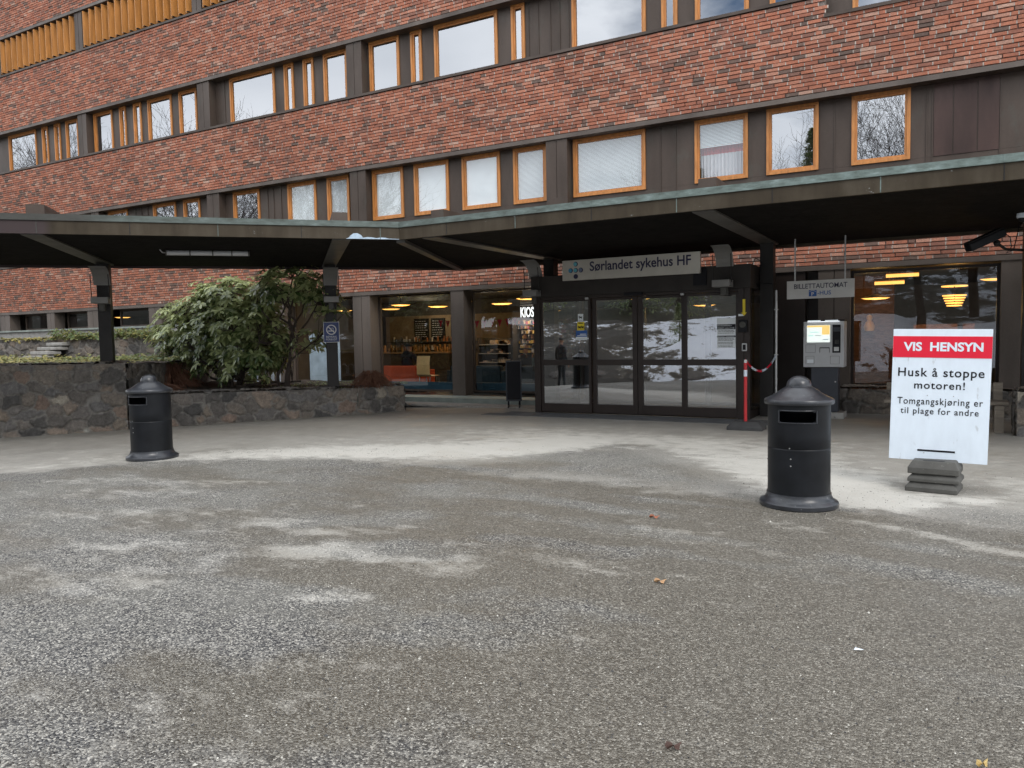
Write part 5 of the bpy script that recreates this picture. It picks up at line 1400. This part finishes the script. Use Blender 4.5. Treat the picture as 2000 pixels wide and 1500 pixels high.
for x, y, z, lb, w in ((-14.09, 18.5, 2.53, 'second amber pendant lamp from the left behind the middle kiosk window', 14), (-12.75, 18.5, 2.44, 'amber pendant lamp at the right end of the middle kiosk window', 12), (-14.85, 19.0, 2.45, 'lowest amber pendant lamp at the left of the middle kiosk window', 0),
                   (-10.61, 18.5, 2.44, 'amber pendant lamp in the centre of the right kiosk window', 14), (-9.84, 18.5, 2.55, 'amber pendant lamp above the lit KIOSK sign', 10), (-11.85, 18.5, 2.55, 'amber pendant lamp half hidden behind the kiosk pillar', 0), (-16.33, 18.5, 2.44, 'amber pendant lamp right of the no smoking post', 10),
                   (-27.3, 18.5, 2.55, 'amber lamp behind the second low window from the left', 0), (-24.4, 18.0, 2.5, 'amber lamp behind the low window right of the left post', 0), (-22.8, 18.5, 2.4, 'amber lamp behind the low window beside the bush', 0)):
    pendant(x, y, z, lb, KG, w)
for x, y, z, lb, w in ((-1.25, 18.3, 2.2, 'third amber lamp from the top in the lobby window', 10), (-6.3, 17.6, 2.38, 'amber lamp seen through the upper left porch pane', 0), (-5.0, 18.5, 2.2, 'amber lamp seen through the sliding doors', 14), (0.95, 18.4, 2.5, 'amber lamp at the right edge of the lobby window', 0)):
    pendant(x, y, z, lb, LG, w)
def tube_lamp(x, y, z, ln, label):
    T = Thing('tube_lamp', label, 'lamp', (x, y, z), 0, 'amber tube lamps in the lobby')
    T.part('tube', MB().tube((x - ln / 2, y, z), (x + ln / 2, y, z), 0.035, n=12), MT['lamp_warm'])
    T.part('holder', MB().box(x - ln / 2, x + ln / 2, y - 0.05, y + 0.05, z + 0.04, z + 0.06).box(x - .01, x + .01, y - .01, y + .01, z + .06, 2.77), MT['lamp_shade'])
tube_lamp(-0.74, 18.3, 2.66, 0.62, 'topmost amber tube lamp in the lobby window')
tube_lamp(-1.0, 18.6, 2.53, 0.58, 'second amber tube lamp in the lobby window')
T = Thing('tiered_lamp', 'tiered amber pendant lamp of stacked rings in the lobby', 'lamp', (0.22, 18.4, 1.95))
for k in range(6):
    r = 0.24 - 0.02 * (5 - k); z = 1.98 + k * 0.052 + (0.14 if k == 5 else 0)
    T.part('ring', MB().lathe([(r - .05, z), (r, z), (r, z + .022), (r - .05, z + .022), (r - .05, z)], 28, (0.22, 18.4, 0)), MT['lamp_warm'])
T.part('rod', MB().tube((0.22, 18.4, 1.98), (0.22, 18.4, 2.77), 0.008), MT['black'])
point(0.22, 18.1, 1.9, 10, warm)

def bench_seat(name, label, x0, x1, y, mt, h=0.72, group=None):
    T = Thing(name, label, 'sofa', ((x0 + x1) / 2, y, FZ), 0, group)
    T.part('backrest', MB().box(x0, x1, y, y + 0.18, FZ + 0.05, FZ + h), mt, bevel=0.025)
    T.part('seat', MB().box(x0, x1, y + 0.182, y + 0.75, FZ + 0.05, FZ + 0.42), mt, bevel=0.03)
    T.part('armrest', MB().box(x0 - 0.12, x0 - 0.002, y, y + 0.75, FZ + 0.05, FZ + 0.6), mt, bevel=0.02)
    T.part('armrest', MB().box(x1 + 0.002, x1 + 0.12, y, y + 0.75, FZ + 0.05, FZ + 0.6), mt, bevel=0.02)
bench_seat('red_sofa', 'orange red sofa seen from behind in the middle kiosk window', -13.7, -12.5, 17.0, mat_plain('orange_red_fabric', (0.60, 0.095, 0.035), 0.8))
bl = mat_plain('dark_teal_fabric', (0.03, 0.05, 0.062), 0.8)
bench_seat('teal_sofa', 'dark teal sofa behind the kiosk pillar', -11.5, -9.95, 17.2, bl)
bench_seat('teal_sofa', 'dark teal sofa behind the pavement sign', -9.7, -8.9, 17.0, bl)
T = Thing('wooden_chair', 'light bentwood chair with high back beside the red sofa', 'chair', (-12.1, 16.75, FZ))
m = MB(); prof = [(0.42, 0.46), (0.05, 0.44), (-0.02, 0.5), (-0.03, 0.75), (0.0, 0.98)]
for (ya, za), (yb, zb) in zip(prof, prof[1:]):
    for o_ in (0, .014): m.quad((-12.26, 16.75 + ya, FZ + za + o_), (-11.84, 16.75 + ya, FZ + za + o_), (-11.84, 16.75 + yb + o_, FZ + zb + o_), (-12.26, 16.75 + yb + o_, FZ + zb + o_))
T.part('shell', m, mat_plain('birch_veneer', (0.72, 0.46, 0.2), 0.45))
for x in (-12.22, -11.88):
    T.part('leg', MB().path([(x, 17.1, FZ + .43), (x, 17.13, FZ)], .012), MT['metal']); T.part('leg', MB().path([(x, 16.8, FZ + .43), (x, 16.7, FZ)], .012), MT['metal'])
T = Thing('serving_counter', 'kiosk serving counter with glass display case', 'counter', (-14.0, 20.3, FZ))
T.part('base', MB().box(-16.9, -13.4, 20.0, 20.7, FZ, 1.05), MT['darkint'])
T.part('worktop', MB().box(-16.95, -13.35, 19.95, 20.75, 1.051, 1.09), mat_plain('wood_worktop', (0.30, 0.2, 0.1), 0.5))
T.part('display_case', MB().box(-15.6, -14.6, 20.05, 20.5, 1.092, 1.5), MT['glass_shop'])
m = MB()
rr = random.Random(3)
for k in range(40): 
    x = rr.uniform(-16.6, -13.5); s = rr.uniform(.03, .08); m.box(x, x + s, 20.2, 20.2 + s, 1.092, 1.092 + rr.uniform(.05, .25))
T.part('goods', m, mat_plain('assorted_goods', (0.42, 0.25, 0.1), 0.5, 0, 0.9, 9))
for x0, x1 in ((-15.75, -15.15), (-15.05, -14.5), (-14.25, -13.6)):
    o_ = thing1('menu_board', MB().box(x0, x1, 21.4, 21.43, 1.5, 2.2), MT['black'], {-15.75: 'left black chalk menu board above the kiosk counter', -15.05: 'middle black chalk menu board above the kiosk counter', -14.25: 'right black chalk menu board above the kiosk counter'}[x0], 'menu board', ((x0 + x1) / 2, 21.4, 1.5))
    m = MB(); rr = random.Random(int(x0 * 9))
    for z in (2.1, 2.02, 1.95, 1.88, 1.8, 1.72, 1.65, 1.58):
        x = x0 + .06
        while x < x1 - .12:
            w = rr.uniform(.03, .1); m.box(x, x + w, 21.393, 21.397, z, z + .018); x += w + .03
    q = link_mesh('chalk_line', [(v[0] - (x0 + x1) / 2, v[1] - 21.4, v[2] - 1.5) for v in m.v], m.f, MT['grey'], o_)
T = Thing('partition_wall', 'beige lit partition wall behind the kiosk counter', 'wall', (-14.2, 21.5, FZ))
T.part('panel', MB().box(-17.0, -11.4, 21.45, 21.6, FZ, 2.3), mat_plain('beige_wall_paint', (0.22, 0.165, 0.105), 0.8))
T.part('upper_panel', MB().box(-18.6, -8.0, 21.5, 21.62, 2.301, 2.77), MT['darkint'])
T = Thing('back_shelf', 'wall shelf of cups and bottles behind the kiosk counter', 'shelf', (-14.5, 21.2, 1.1))
T.part('shelf_board', MB().box(-16.8, -13.2, 21.2, 21.44, 1.12, 1.14).box(-16.8, -13.2, 21.2, 21.44, 1.4, 1.42), MT['darkint'])
for k, (nm, cl) in enumerate((('cup', (0.55, 0.5, 0.42)), ('bottle', (0.3, 0.1, 0.03)), ('jar', (0.06, 0.05, 0.045)))):
    m = MB(); rr = random.Random(40 + k)
    for _ in range(26):
        x = rr.uniform(-16.7, -13.3); z = rr.choice((1.142, 1.422)); h = rr.uniform(.08, .2); m.tube((x, 21.3, z), (x, 21.3, z + h), .035, .03, 8)
    T.part(nm, m, mat_plain('shelf_' + nm, cl, .5))
T = Thing('candy_rack', 'tall rack of red and brown sweets under the KIOSK sign', 'shelf', (-9.2, 18.6, FZ))
T.part('frame', MB().box(-10.2, -8.2, 18.75, 18.8, FZ, 2.0).box(-10.25, -10.18, 18.3, 18.8, FZ, 2.0), MT['darkint'])
T.part('lower_panel', MB().box(-9.6, -8.2, 18.3, 18.35, FZ, 0.95), mat_plain('grey_green_panel', (0.09, 0.13, 0.13), 0.6))
gm = [mat_plain('sweet_red', (0.35, 0.03, 0.03), .4), mat_plain('sweet_brown', (0.25, 0.11, 0.04), .4), mat_plain('sweet_yellow', (0.5, 0.33, 0.08), .4), mat_plain('sweet_white', (0.5, 0.45, 0.4), .4)]
for k, g in enumerate(gm):
    m = MB(); rr = random.Random(k)
    for _ in range(70):
        x, z = rr.uniform(-10.15, -8.3), 0.95 + 0.13 * rr.randint(0, 7); s = rr.uniform(.04, .09)
        m.box(x, x + s, 18.55, 18.7, z, z + rr.uniform(.06, .11))
    T.part('sweets', m, g)
T = Thing('kiosk_sign', 'white lit letters reading KIOSK inside the right kiosk window', 'sign', (-9.5, 18.0, 2.0))
T.text('letters', 'KIOSK', mat_emit('lit_white_letters', (1, 1, 1), 2.2), None, (-9.76, 18.0, 2.03), (1, 0, 0), (0, 0, 1), 0.53, 0.27, 0.0, 0.02)
m = MB()
for k in range(5): m.box(-9.8, -8.9, 18.06, 18.08, 2.34 + k * .06, 2.37 + k * .06)
T.part('slat_rail', m, MT['grey'])
T = Thing('pennant_string', 'string of small red pennants in the kiosk window', 'bunting', (-11.1, 18.0, 2.0))
m = MB()
for k in range(11):
    x = -12.4 + k * 0.24; z = 2.02 - 0.05 * math.sin(k / 10 * 3.14)
    m.add([(x, 18, z), (x + .15, 18, z), (x + .075, 18, z - .2)], [(0, 1, 2)])
T.part('pennant', m, MT['red']); T.part('string', MB().path([(-12.4 + k * .24, 18.004, 2.025 - .05 * math.sin(k / 10 * 3.14)) for k in range(12)], .004, 4), MT['black'])
T = Thing('cake_shelf', 'dark shelf unit with white trays behind the kiosk sofa', 'shelf', (-11.0, 18.9, FZ))
T.part('frame', MB().box(-11.6, -10.5, 19.2, 19.25, FZ, 1.5).box(-11.62, -11.58, 18.8, 19.25, FZ, 1.5).box(-10.52, -10.48, 18.8, 19.25, FZ, 1.5), MT['darkint'])
m = MB()
for z in (.55, .8, 1.05, 1.3): m.box(-11.57, -10.53, 18.8, 19.19, z, z + .02)
T.part('shelf_board', m, MT['grey'])
m = MB(); rr = random.Random(2)
for z in (.575, .825, 1.075, 1.325):
    for _ in range(6):
        x = rr.uniform(-11.5, -10.75); m.box(x, x + .18, 18.85, 19.0, z, z + rr.uniform(.03, .12))
T.part('goods', m, mat_plain('pale_goods', (0.5, 0.42, 0.33), .5, 0, .8, 8))
point(-14.6, 20.6, 2.3, 20, (1, .8, .55)); point(-9.6, 18.2, 1.9, 16, (1, .8, .6)); point(-11.0, 18.4, 2.2, 10, (1, .85, .65))  # fill lights added for the kiosk; the middle one goes with the lit sign
# lobby
T = Thing('lobby_partition', 'interior brick partition in the lobby behind the big window', 'wall', (-0.2, 19.2, FZ))
lw = T.part('warm_panel', MB().box(-2.4, -0.95, 19.6, 19.7, FZ, 2.77), mat_plain('brown_brick_partition', (0.11, 0.05, 0.03), 0.9, 0, .4, 9, 0.01, 14, stretch=(1, 1, 3)))
T.part('pink_panel', MB().box(-0.55, 0.30, 19.4, 19.5, FZ, 1.62).box(0.4, 0.62, 19.4, 19.5, FZ, 1.62), mat_plain('pale_brick_partition', (0.36, 0.2, 0.16), 0.9, 0, .4, 9, 0.01, 14, stretch=(1, 1, 3)))
T = Thing('wall_bust', 'small carved figure on the warm lit lobby wall', 'statue', (-1.5, 19.5, 1.4))
T.part('figure', MB().lathe([(0, 0), (.10, .0), (.12, .1), (.08, .2), (.045, .23), (.062, .29), (.055, .35), (0, .38)], 20, (-1.45, 19.45, 1.5)), MT['lamp_shade'], smooth=True)
point(-1.5, 19.0, 2.3, 3.5, (1, .55, .2))
point(-4.8, 17.5, 2.4, 10, (1, .8, .6))  # fill light added in the lobby, no lamp hangs at this point

# ------------------------------------------------------------------ people
def skinned(nodes, edges, root, sub=2):
    me = bpy.data.meshes.new('body')
    names = list(nodes); ix = {n: i for i, n in enumerate(names)}
    me.from_pydata([nodes[n][0] for n in names], [(ix[a], ix[b]) for a, b in edges], [])
    o = bpy.data.objects.new('body', me); col.objects.link(o)
    o.modifiers.new('skin', 'SKIN')
    s = o.modifiers.new('sub', 'SUBSURF'); s.levels = sub; s.render_levels = sub
    for n in names:
        r = nodes[n][1]; r = r if isinstance(r, tuple) else (r, r)
        me.skin_vertices[0].data[ix[n]].radius = r
    me.skin_vertices[0].data[ix[root]].use_root = True
    dg = bpy.context.evaluated_depsgraph_get(); dg.update()
    m2 = bpy.data.meshes.new_from_object(o.evaluated_get(dg))
    mb = MB(); mb.v = [tuple(v.co) for v in m2.vertices]; mb.f = [tuple(p.vertices) for p in m2.polygons]
    bpy.data.objects.remove(o); bpy.data.meshes.remove(me); bpy.data.meshes.remove(m2)
    return mb
MT['skin'] = mat_plain('skin', (0.45, 0.26, 0.18), 0.55, 0, .08); MT['cloth'] = mat_plain('dark_cloth', (0.022, 0.024, 0.03), 0.85, 0, .2); MT['hair'] = mat_plain('dark_hair', (0.02, 0.015, 0.012), 0.6)
def body_part(T, mb, skin_test):
    o = T.part('body', mb, [MT['cloth'], MT['skin']], smooth=True)
    for p in o.data.polygons:
        if skin_test(p.center): p.material_index = 1
    return o
def ellipsoid(c, r, n=20, zmin=-1.0):
    m = MB(); pr = []
    for k in range(n + 1):
        t = -math.pi / 2 + math.pi * k / n
        if math.sin(t) >= zmin: pr.append((math.cos(t), math.sin(t)))
    m.lathe(pr, 24)
    m.v = [(c[0] + v[0] * r[0], c[1] + v[1] * r[1], c[2] + v[2] * r[2]) for v in m.v]
    return m
def hand(nodes, edges, w, el, sgn):
    """palm, four unequal curled fingers and a thumb leaving the side of the palm"""
    w, el = Vector(w), Vector(el); d = (w - el).normalized(); s = Vector((0, sgn, 0)) if abs(d.y) < .8 else Vector((1, 0, 0))
    s = (s - d * s.dot(d)).normalized(); n = d.cross(s)
    nodes['palm'] = (w + d * .06, (.036, .02)); edges.append(('wrist', 'palm'))
# standing person reflected in the left door pane
pxo, pyo = -11.6, 3.0; pz = gz(pxo, pyo)
T = Thing('person', 'standing person in dark clothes, seen only as a reflection in the left door pane', 'person', (pxo, pyo, pz), math.radians(200), local=True)
def figure(sub=2):
    N = {'pelvis': ((0, 0, .95), (.155, .11)), 'waist': ((0, 0, 1.12), (.145, .105)), 'chest': ((0, .0, 1.33), (.175, .12)), 'shoul': ((0, 0, 1.43), (.12, .09)), 'neck': ((0, .01, 1.51), .055), 'jaw': ((0, .035, 1.585), (.06, .07)), 'head': ((0, .02, 1.66), (.076, .095)), 'crown': ((0, .01, 1.73), (.055, .065))}
    E = [('pelvis', 'waist'), ('waist', 'chest'), ('chest', 'shoul'), ('shoul', 'neck'), ('neck', 'jaw'), ('jaw', 'head'), ('head', 'crown')]
    for s, k in ((-1, 'l'), (1, 'r')):
        N['sh' + k] = ((s * .19, 0, 1.41), .062); N['el' + k] = ((s * .25, -.03, 1.13), .046); N['wr' + k] = ((s * .25, .06, .88), .032); N['pa' + k] = ((s * .25, .085, .82), (.022, .04))
        N['hip' + k] = ((s * .1, 0, .86), .092); N['kn' + k] = ((s * .115, .03 * s, .5), .062); N['an' + k] = ((s * .12, -.02 * s, .09), .045); N['to' + k] = ((s * .135, -.02 * s + .15, .04), (.045, .032))
        E += [('shoul', 'sh' + k), ('sh' + k, 'el' + k), ('el' + k, 'wr' + k), ('wr' + k, 'pa' + k), ('pelvis', 'hip' + k), ('hip' + k, 'kn' + k), ('kn' + k, 'an' + k), ('an' + k, 'to' + k)]
    return skinned(N, E, 'pelvis', sub)
mb = figure()
def finger_chain(mb, p0, d, ln, r, curl, n=6):
    p = Vector(p0); pts = [p.copy()]; d = Vector(d).normalized()
    for k, f in enumerate((.45, .3, .25)):
        p = p + d * ln * f; pts.append(p.copy())
        d = Matrix.Rotation(curl, 3, 'X') @ d
    mb.path(pts, [r, r * .95, r * .85, r * .6], n)
for s in (-1, 1):
    for k, (dy, ln) in enumerate(((.03, .07), (.01, .08), (-.01, .075), (-.03, .06))):
        finger_chain(mb, (s * .25, .095 + dy, .80 - .004 * k), (0, .15, -1), ln, .0085, -.25)
    finger_chain(mb, (s * .235, .12, .83), (-s * .25, .5, -.8), .06, .0095, -.2)
body_part(T, mb, lambda c: (c.z > 1.52 and c.z < 1.8) or (c.z < .86 and abs(c.x) > .2))
h_ = T.part('hair', ellipsoid((0, 0, 1.69), (.092, .105, .09), zmin=-.1), MT['hair'], smooth=True)
fm = MB()
for s in (-1, 1): fm.lathe([(0, -.009), (.011, 0), (0, .009)], 10, (s * .032, .105, 1.655))
T.part('eye', fm, MT['hair'])
T.part('nose', MB().path([(0, .105, 1.655), (0, .128, 1.615), (0, .108, 1.605)], [.008, .013, .008], 8), MT['skin'], smooth=True)
T.part('mouth', MB().box(-.025, .025, .092, .104, 1.575, 1.583), mat_plain('lips', (.35, .12, .1), .5))
m = MB()
for s in (-1, 1): m.v += ellipsoid((s * .083, .01, 1.645), (.012, .022, .033), 8).v; m.f += [tuple(i + (len(m.v) // 2 if s > 0 else 0) for i in f) for f in ellipsoid((0, 0, 0), (1, 1, 1), 8).f]
T.part('ear', m, MT['skin'], smooth=True)
# seated person on the red sofa, seen from behind
sx, sy = -13.05, 17.42
T = Thing('person', 'person in a dark hooded jacket sitting on the red sofa, seen from behind', 'person', (sx, sy, FZ), 0, local=True)
N = {'pelvis': ((0, 0, .54), (.165, .12)), 'waist': ((0, -.02, .72), (.16, .12)), 'chest': ((0, -.03, .92), (.19, .13)), 'shoul': ((0, -.01, 1.03), (.14, .1)), 'neck': ((0, .03, 1.1), .06), 'jaw': ((0, .07, 1.16), (.06, .07)), 'head': ((0, .06, 1.23), (.08, .1)), 'crown': ((0, .05, 1.3), (.055, .065))}
E_ = [('pelvis', 'waist'), ('waist', 'chest'), ('chest', 'shoul'), ('shoul', 'neck'), ('neck', 'jaw'), ('jaw', 'head'), ('head', 'crown')]
for s, k in ((-1, 'l'), (1, 'r')):
    N['sh' + k] = ((s * .21, 0, .99), .07); N['el' + k] = ((s * .27, .1, .74), .052); N['wr' + k] = ((s * .14, .33, .66), .034); N['pa' + k] = ((s * .08, .38, .65), (.035, .022))
    N['hip' + k] = ((s * .11, .08, .53), .095); N['kn' + k] = ((s * .15, .46, .53), .07); N['an' + k] = ((s * .15, .48, .1), .048); N['to' + k] = ((s * .16, .63, .045), (.045, .035))
    E_ += [('shoul', 'sh' + k), ('sh' + k, 'el' + k), ('el' + k, 'wr' + k), ('wr' + k, 'pa' + k), ('pelvis', 'hip' + k), ('hip' + k, 'kn' + k), ('kn' + k, 'an' + k), ('an' + k, 'to' + k)]
mb = skinned(N, E_, 'pelvis')
for s in (-1, 1):
    for k, (dz, ln) in enumerate(((.02, .07), (.005, .08), (-.01, .075), (-.025, .06))):
        finger_chain(mb, (s * .05, .40, .655 + dz), (-s * .8, .5, -.1), ln, .0085, -.2)
    finger_chain(mb, (s * .08, .39, .69), (-s * .5, .5, .5), .055, .009, -.2)
body_part(T, mb, lambda c: 1.11 < c.z < 1.34 or (c.y > .36 and .6 < c.z < .72 and abs(c.x) < .11))
T.part('cap', ellipsoid((0, .05, 1.25), (.098, .115, .1), zmin=0.0), MT['cloth'], smooth=True)
T.part('hood', ellipsoid((0, -.07, 1.06), (.13, .08, .08)), MT['cloth'], smooth=True)

# ------------------------------------------------------------------ opposite side of the road (seen mirrored in the glass)
def bank():
    m = MB(); at = []
    r = random.Random(9)
    X = [-60 + i * 0.75 for i in range(150)]; Y = [-1.2 - j * 0.6 for j in range(24)]
    def z(x, y):
        y0 = -1.6 - 0.5 * math.sin(x * 0.25) - (2.5 if x > -2 else 0) * min(1, (x + 2) / 4 if x > -2 else 0) - (1.2 if x > -2 else 0)
        k = max(0, y0 - y)
        h = -0.62 + (0.02 if k == 0 else 0) - (0.3 if k == 0 else 0)
        if k > 0: h = -0.6 + 2.9 * (1 - math.exp(-k / 5.2)) + 0.28 * math.sin(x * .9 + y * .6) * min(1, k / 2) + 0.14 * math.sin(x * 2.7 + y * 1.9) * min(1, k)
        return h
    for y in Y:
        for x in X: m.v.append((x, y, z(x, y) + r.uniform(-.04, .04)))
    n = len(X)
    for j in range(len(Y) - 1):
        for i in range(n - 1): m.f.append((j * n + i, (j + 1) * n + i, (j + 1) * n + i + 1, j * n + i + 1))
    t = NT('snow_patched_ground'); p = t.pos()
    nn = t.math('ADD', t.math('MULTIPLY', t.noise(t.mapping(p, (1, 1, 2.2)), 0.7, 9, .7), .8), t.math('MULTIPLY', t.noise(p, 4.5, 5, .7), .2))
    sx_ = t.n('ShaderNodeSeparateXYZ', Vector=p)
    nn = t.math('ADD', nn, t.math('ADD', t.math('MULTIPLY', t.ramp(t.math('MULTIPLY', t.math('ADD', sx_.outputs[2], 0.6), 0.4), (0, 0.0), (1, 1.0)), 0.13), t.math('SUBTRACT', t.math('MULTIPLY', t.ramp(t.math('MULTIPLY', t.math('ADD', sx_.outputs[0], 20.0), 0.05), (0.28, 0.0), (0.58, 1.0)), 0.2), 0.19)))
    c = t.ramp(nn, (.44, (.045, .04, .032)), (.49, (.16, .14, .11)), (.51, (.74, .77, .82)), (.8, (.82, .84, .87)))
    t.bsdf(c, .8, 0, t.bump(nn, .8, .2))
    struct('snowy_bank', m, t.m, smooth=True)
    # wooded slope behind
    m = MB()
    X = [-150 + i * 5 for i in range(56)]; Y = [-15 - j * 4 for j in range(14)]
    for y in Y:
        for x in X: m.v.append((x, y, 1.6 + (-15 - y) * 0.26 + 1.2 * math.sin(x * .11 + y * .07) + r.uniform(-.6, .6)))
    n = len(X)
    for j in range(len(Y) - 1):
        for i in range(n - 1): m.f.append((j * n + i, (j + 1) * n + i, (j + 1) * n + i + 1, j * n + i + 1))
    t = NT('wooded_slope_ground'); p = t.pos(); xx = t.n('ShaderNodeSeparateXYZ', Vector=p).outputs[0]
    q = t.math('ADD', t.noise(t.mapping(p, (1, 1, 2)), .6, 9, .76), t.ramp(t.math('MULTIPLY', t.math('ADD', xx, 20.0), 0.03), (0.3, 0.0), (0.75, 0.11)))
    t.bsdf(t.ramp(q, (.4, (.022, .026, .016)), (.6, (.05, .042, .028)), (.645, (.55, .58, .62))), .9)
    struct('wooded_slope', m, t.m, smooth=True)
bank()
def bare_tree(seed, h):
    """trunk and crown meshes of a leafless tree"""
    r = random.Random(seed); tr, cr_ = MB(), MB()
    def grow(p, d, ln, ra, lvl):
        n = 4; pts = [p]; q = Vector(p); dd = Vector(d)
        for k in range(n):
            dd = (dd + Vector((r.gauss(0, .13), r.gauss(0, .13), r.gauss(0, .1) + .05))).normalized()
            q = q + dd * ln / n; pts.append(q.copy())
        rs = [ra * (1 - .55 * k / n) for k in range(n + 1)]
        (tr if lvl == 0 else cr_).path(pts, rs, 7 if lvl < 2 else (4 if lvl < 4 else 3), cap=False)
        if lvl >= 5: return
        nb = (5, 4, 4, 3, 3)[lvl]
        for b in range(nb):
            i = r.uniform(.35 if lvl else .4, 1.0); k = min(n - 1, int(i * n)); f = i * n - k
            o = pts[k].lerp(pts[k + 1], f)
            a = r.uniform(0, 6.28); tilt = r.uniform(.45, 1.0)
            t1 = dd.orthogonal().normalized(); t2 = dd.cross(t1)
            nd = (dd * math.cos(tilt) + (t1 * math.cos(a) + t2 * math.sin(a)) * math.sin(tilt)).normalized()
            grow(o, nd, ln * r.uniform(.55, .8), max(.008, ra * (1 - .55 * i) * .6), lvl + 1)
        grow(pts[-1], dd, ln * .72, max(.008, rs[-1] * .9), lvl + 1)
    grow(Vector((0, 0, -0.3)), Vector((0, 0, 1)), h * .34, h * .017, 0)
    return tr, cr_
protos = []
def place_tree(k, x, y, z, rz, s, label):
    if len(protos) <= k:
        T = Thing('bare_tree', label, 'tree', (x, y, z), rz, 'leafless trees across the road', local=True)
        tr, cr_ = bare_tree(100 + k, 15)
        T.part('trunk', tr, MT['bark'], smooth=True); T.part('crown', cr_, MT['bark'], smooth=True)
        protos.append(T.o); o = T.o
    else:
        o = protos[k].copy(); col.objects.link(o); o.location = (x, y, z); o.rotation_euler = (0, 0, rz); o['label'] = label
        for c in list(protos[k].children):
            d = c.copy(); col.objects.link(d); d.parent = o
    o.scale = (s, s, s)
TL = 'leafless branching tree across the road, visible only as a reflection in the upper windows'
for i, (k, x, y, s) in enumerate(((0, -1.0, -13, 1.0), (1, 3.5, -15, 1.1), (2, -6.5, -17, .95), (0, 8.5, -13, 1.05), (0, -38, -12, 1.2), (1, -66, -10, 1.6), (2, -57, -13, 1.6), (0, -77, -12, 1.7), (1, -47, -14, 1.3), (2, 1.5, -22, 1.3), (0, -14, -20, .9), (2, 14, -16, 1.2), (1, -54, -12, 1.3))):
    place_tree(k, x, y, 1.2, i * 1.9, s, TL)
def conifer(label, x, y, z, h, w, seed):
    r = random.Random(seed)
    T = Thing('conifer', label, 'tree', (x, y, z), 0, local=True)
    T.part('trunk', MB().path([(0, 0, -.3), (0, 0, h * .5), (0, 0, h)], [h * .018, h * .012, .01], 8), MT['bark'])
    m = MB(); at = []
    n = int(260 + 60 * h)
    for _ in range(n):
        t = r.uniform(.05, 1) ** .8; zz = h * t; rad = w * (1 - t) ** .8 * r.uniform(.5, 1.05); a = r.uniform(0, 6.28)
        d = Vector((math.cos(a), math.sin(a), r.uniform(-.35, .1)))
        for q in range(5):
            p = Vector((0, 0, zz)) + d * rad * (.35 + .15 * q)
            vs, fs = leaf_verts(p, d + Vector((r.gauss(0, .6), r.gauss(0, .6), r.gauss(0, .25))), Vector((0, 0, 1)), .07 * h ** .6 * r.uniform(.7, 1.2), .022 * h ** .6, .1, .3)
            m.add(vs, fs); at += [r.random() * .4] * len(fs)
    T.part('crown', m, MT['rhodo'], attrs=dict(rnd=('FACE', at)))
conifer('small young spruce on the snowy bank, reflected in the right sliding door', -10.2, -6.2, 1.0, 1.9, .75, 1)
conifer('tall dark pine across the road, seen only as a reflection at the right', 6.0, -19, 2.0, 11, 2.6, 2)
conifer('dark spruce across the road, seen only as a reflection in the kiosk glass', -24, -19, 2.0, 13, 3.0, 3)
conifer('broad dark spruce behind the bank, seen only as a reflection above the doors', -13.5, -17, 2.0, 10, 2.8, 4)
conifer('second dark spruce behind the bank, reflected beside the broad one', -7.0, -19, 2.0, 12, 3.0, 5)
conifer('dark pine reflected in the middle upper windows', -17.5, -20, 2.0, 12, 3.0, 6)
for i, (x, y, s) in enumerate(((-12.8, -2.6, .8), (-10.6, -2.3, .6), (-8.4, -2.6, .75), (-7.0, -3.4, 1.0), (-14.5, -3.2, .7))):
    r = random.Random(i); m = ellipsoid((0, 0, 0), (s, s * .7, s * .45), 9)
    m.v = [tuple(c * (1 + r.uniform(-.12, .12)) for c in v) for v in m.v]
    o = link_mesh('boulder', m.v, m.f, MT['stone']); auto_smooth(o, 20)
    at = o.data.attributes.new('rnd', 'FLOAT', 'POINT'); at.data.foreach_set('value', [.25] * len(o.data.vertices))
    o.location = (x, y, -0.3); tag(o, 'dark boulder at the foot of the snowy bank, seen only mirrored in the door glass', 'boulder', 'boulders along the snowy bank')
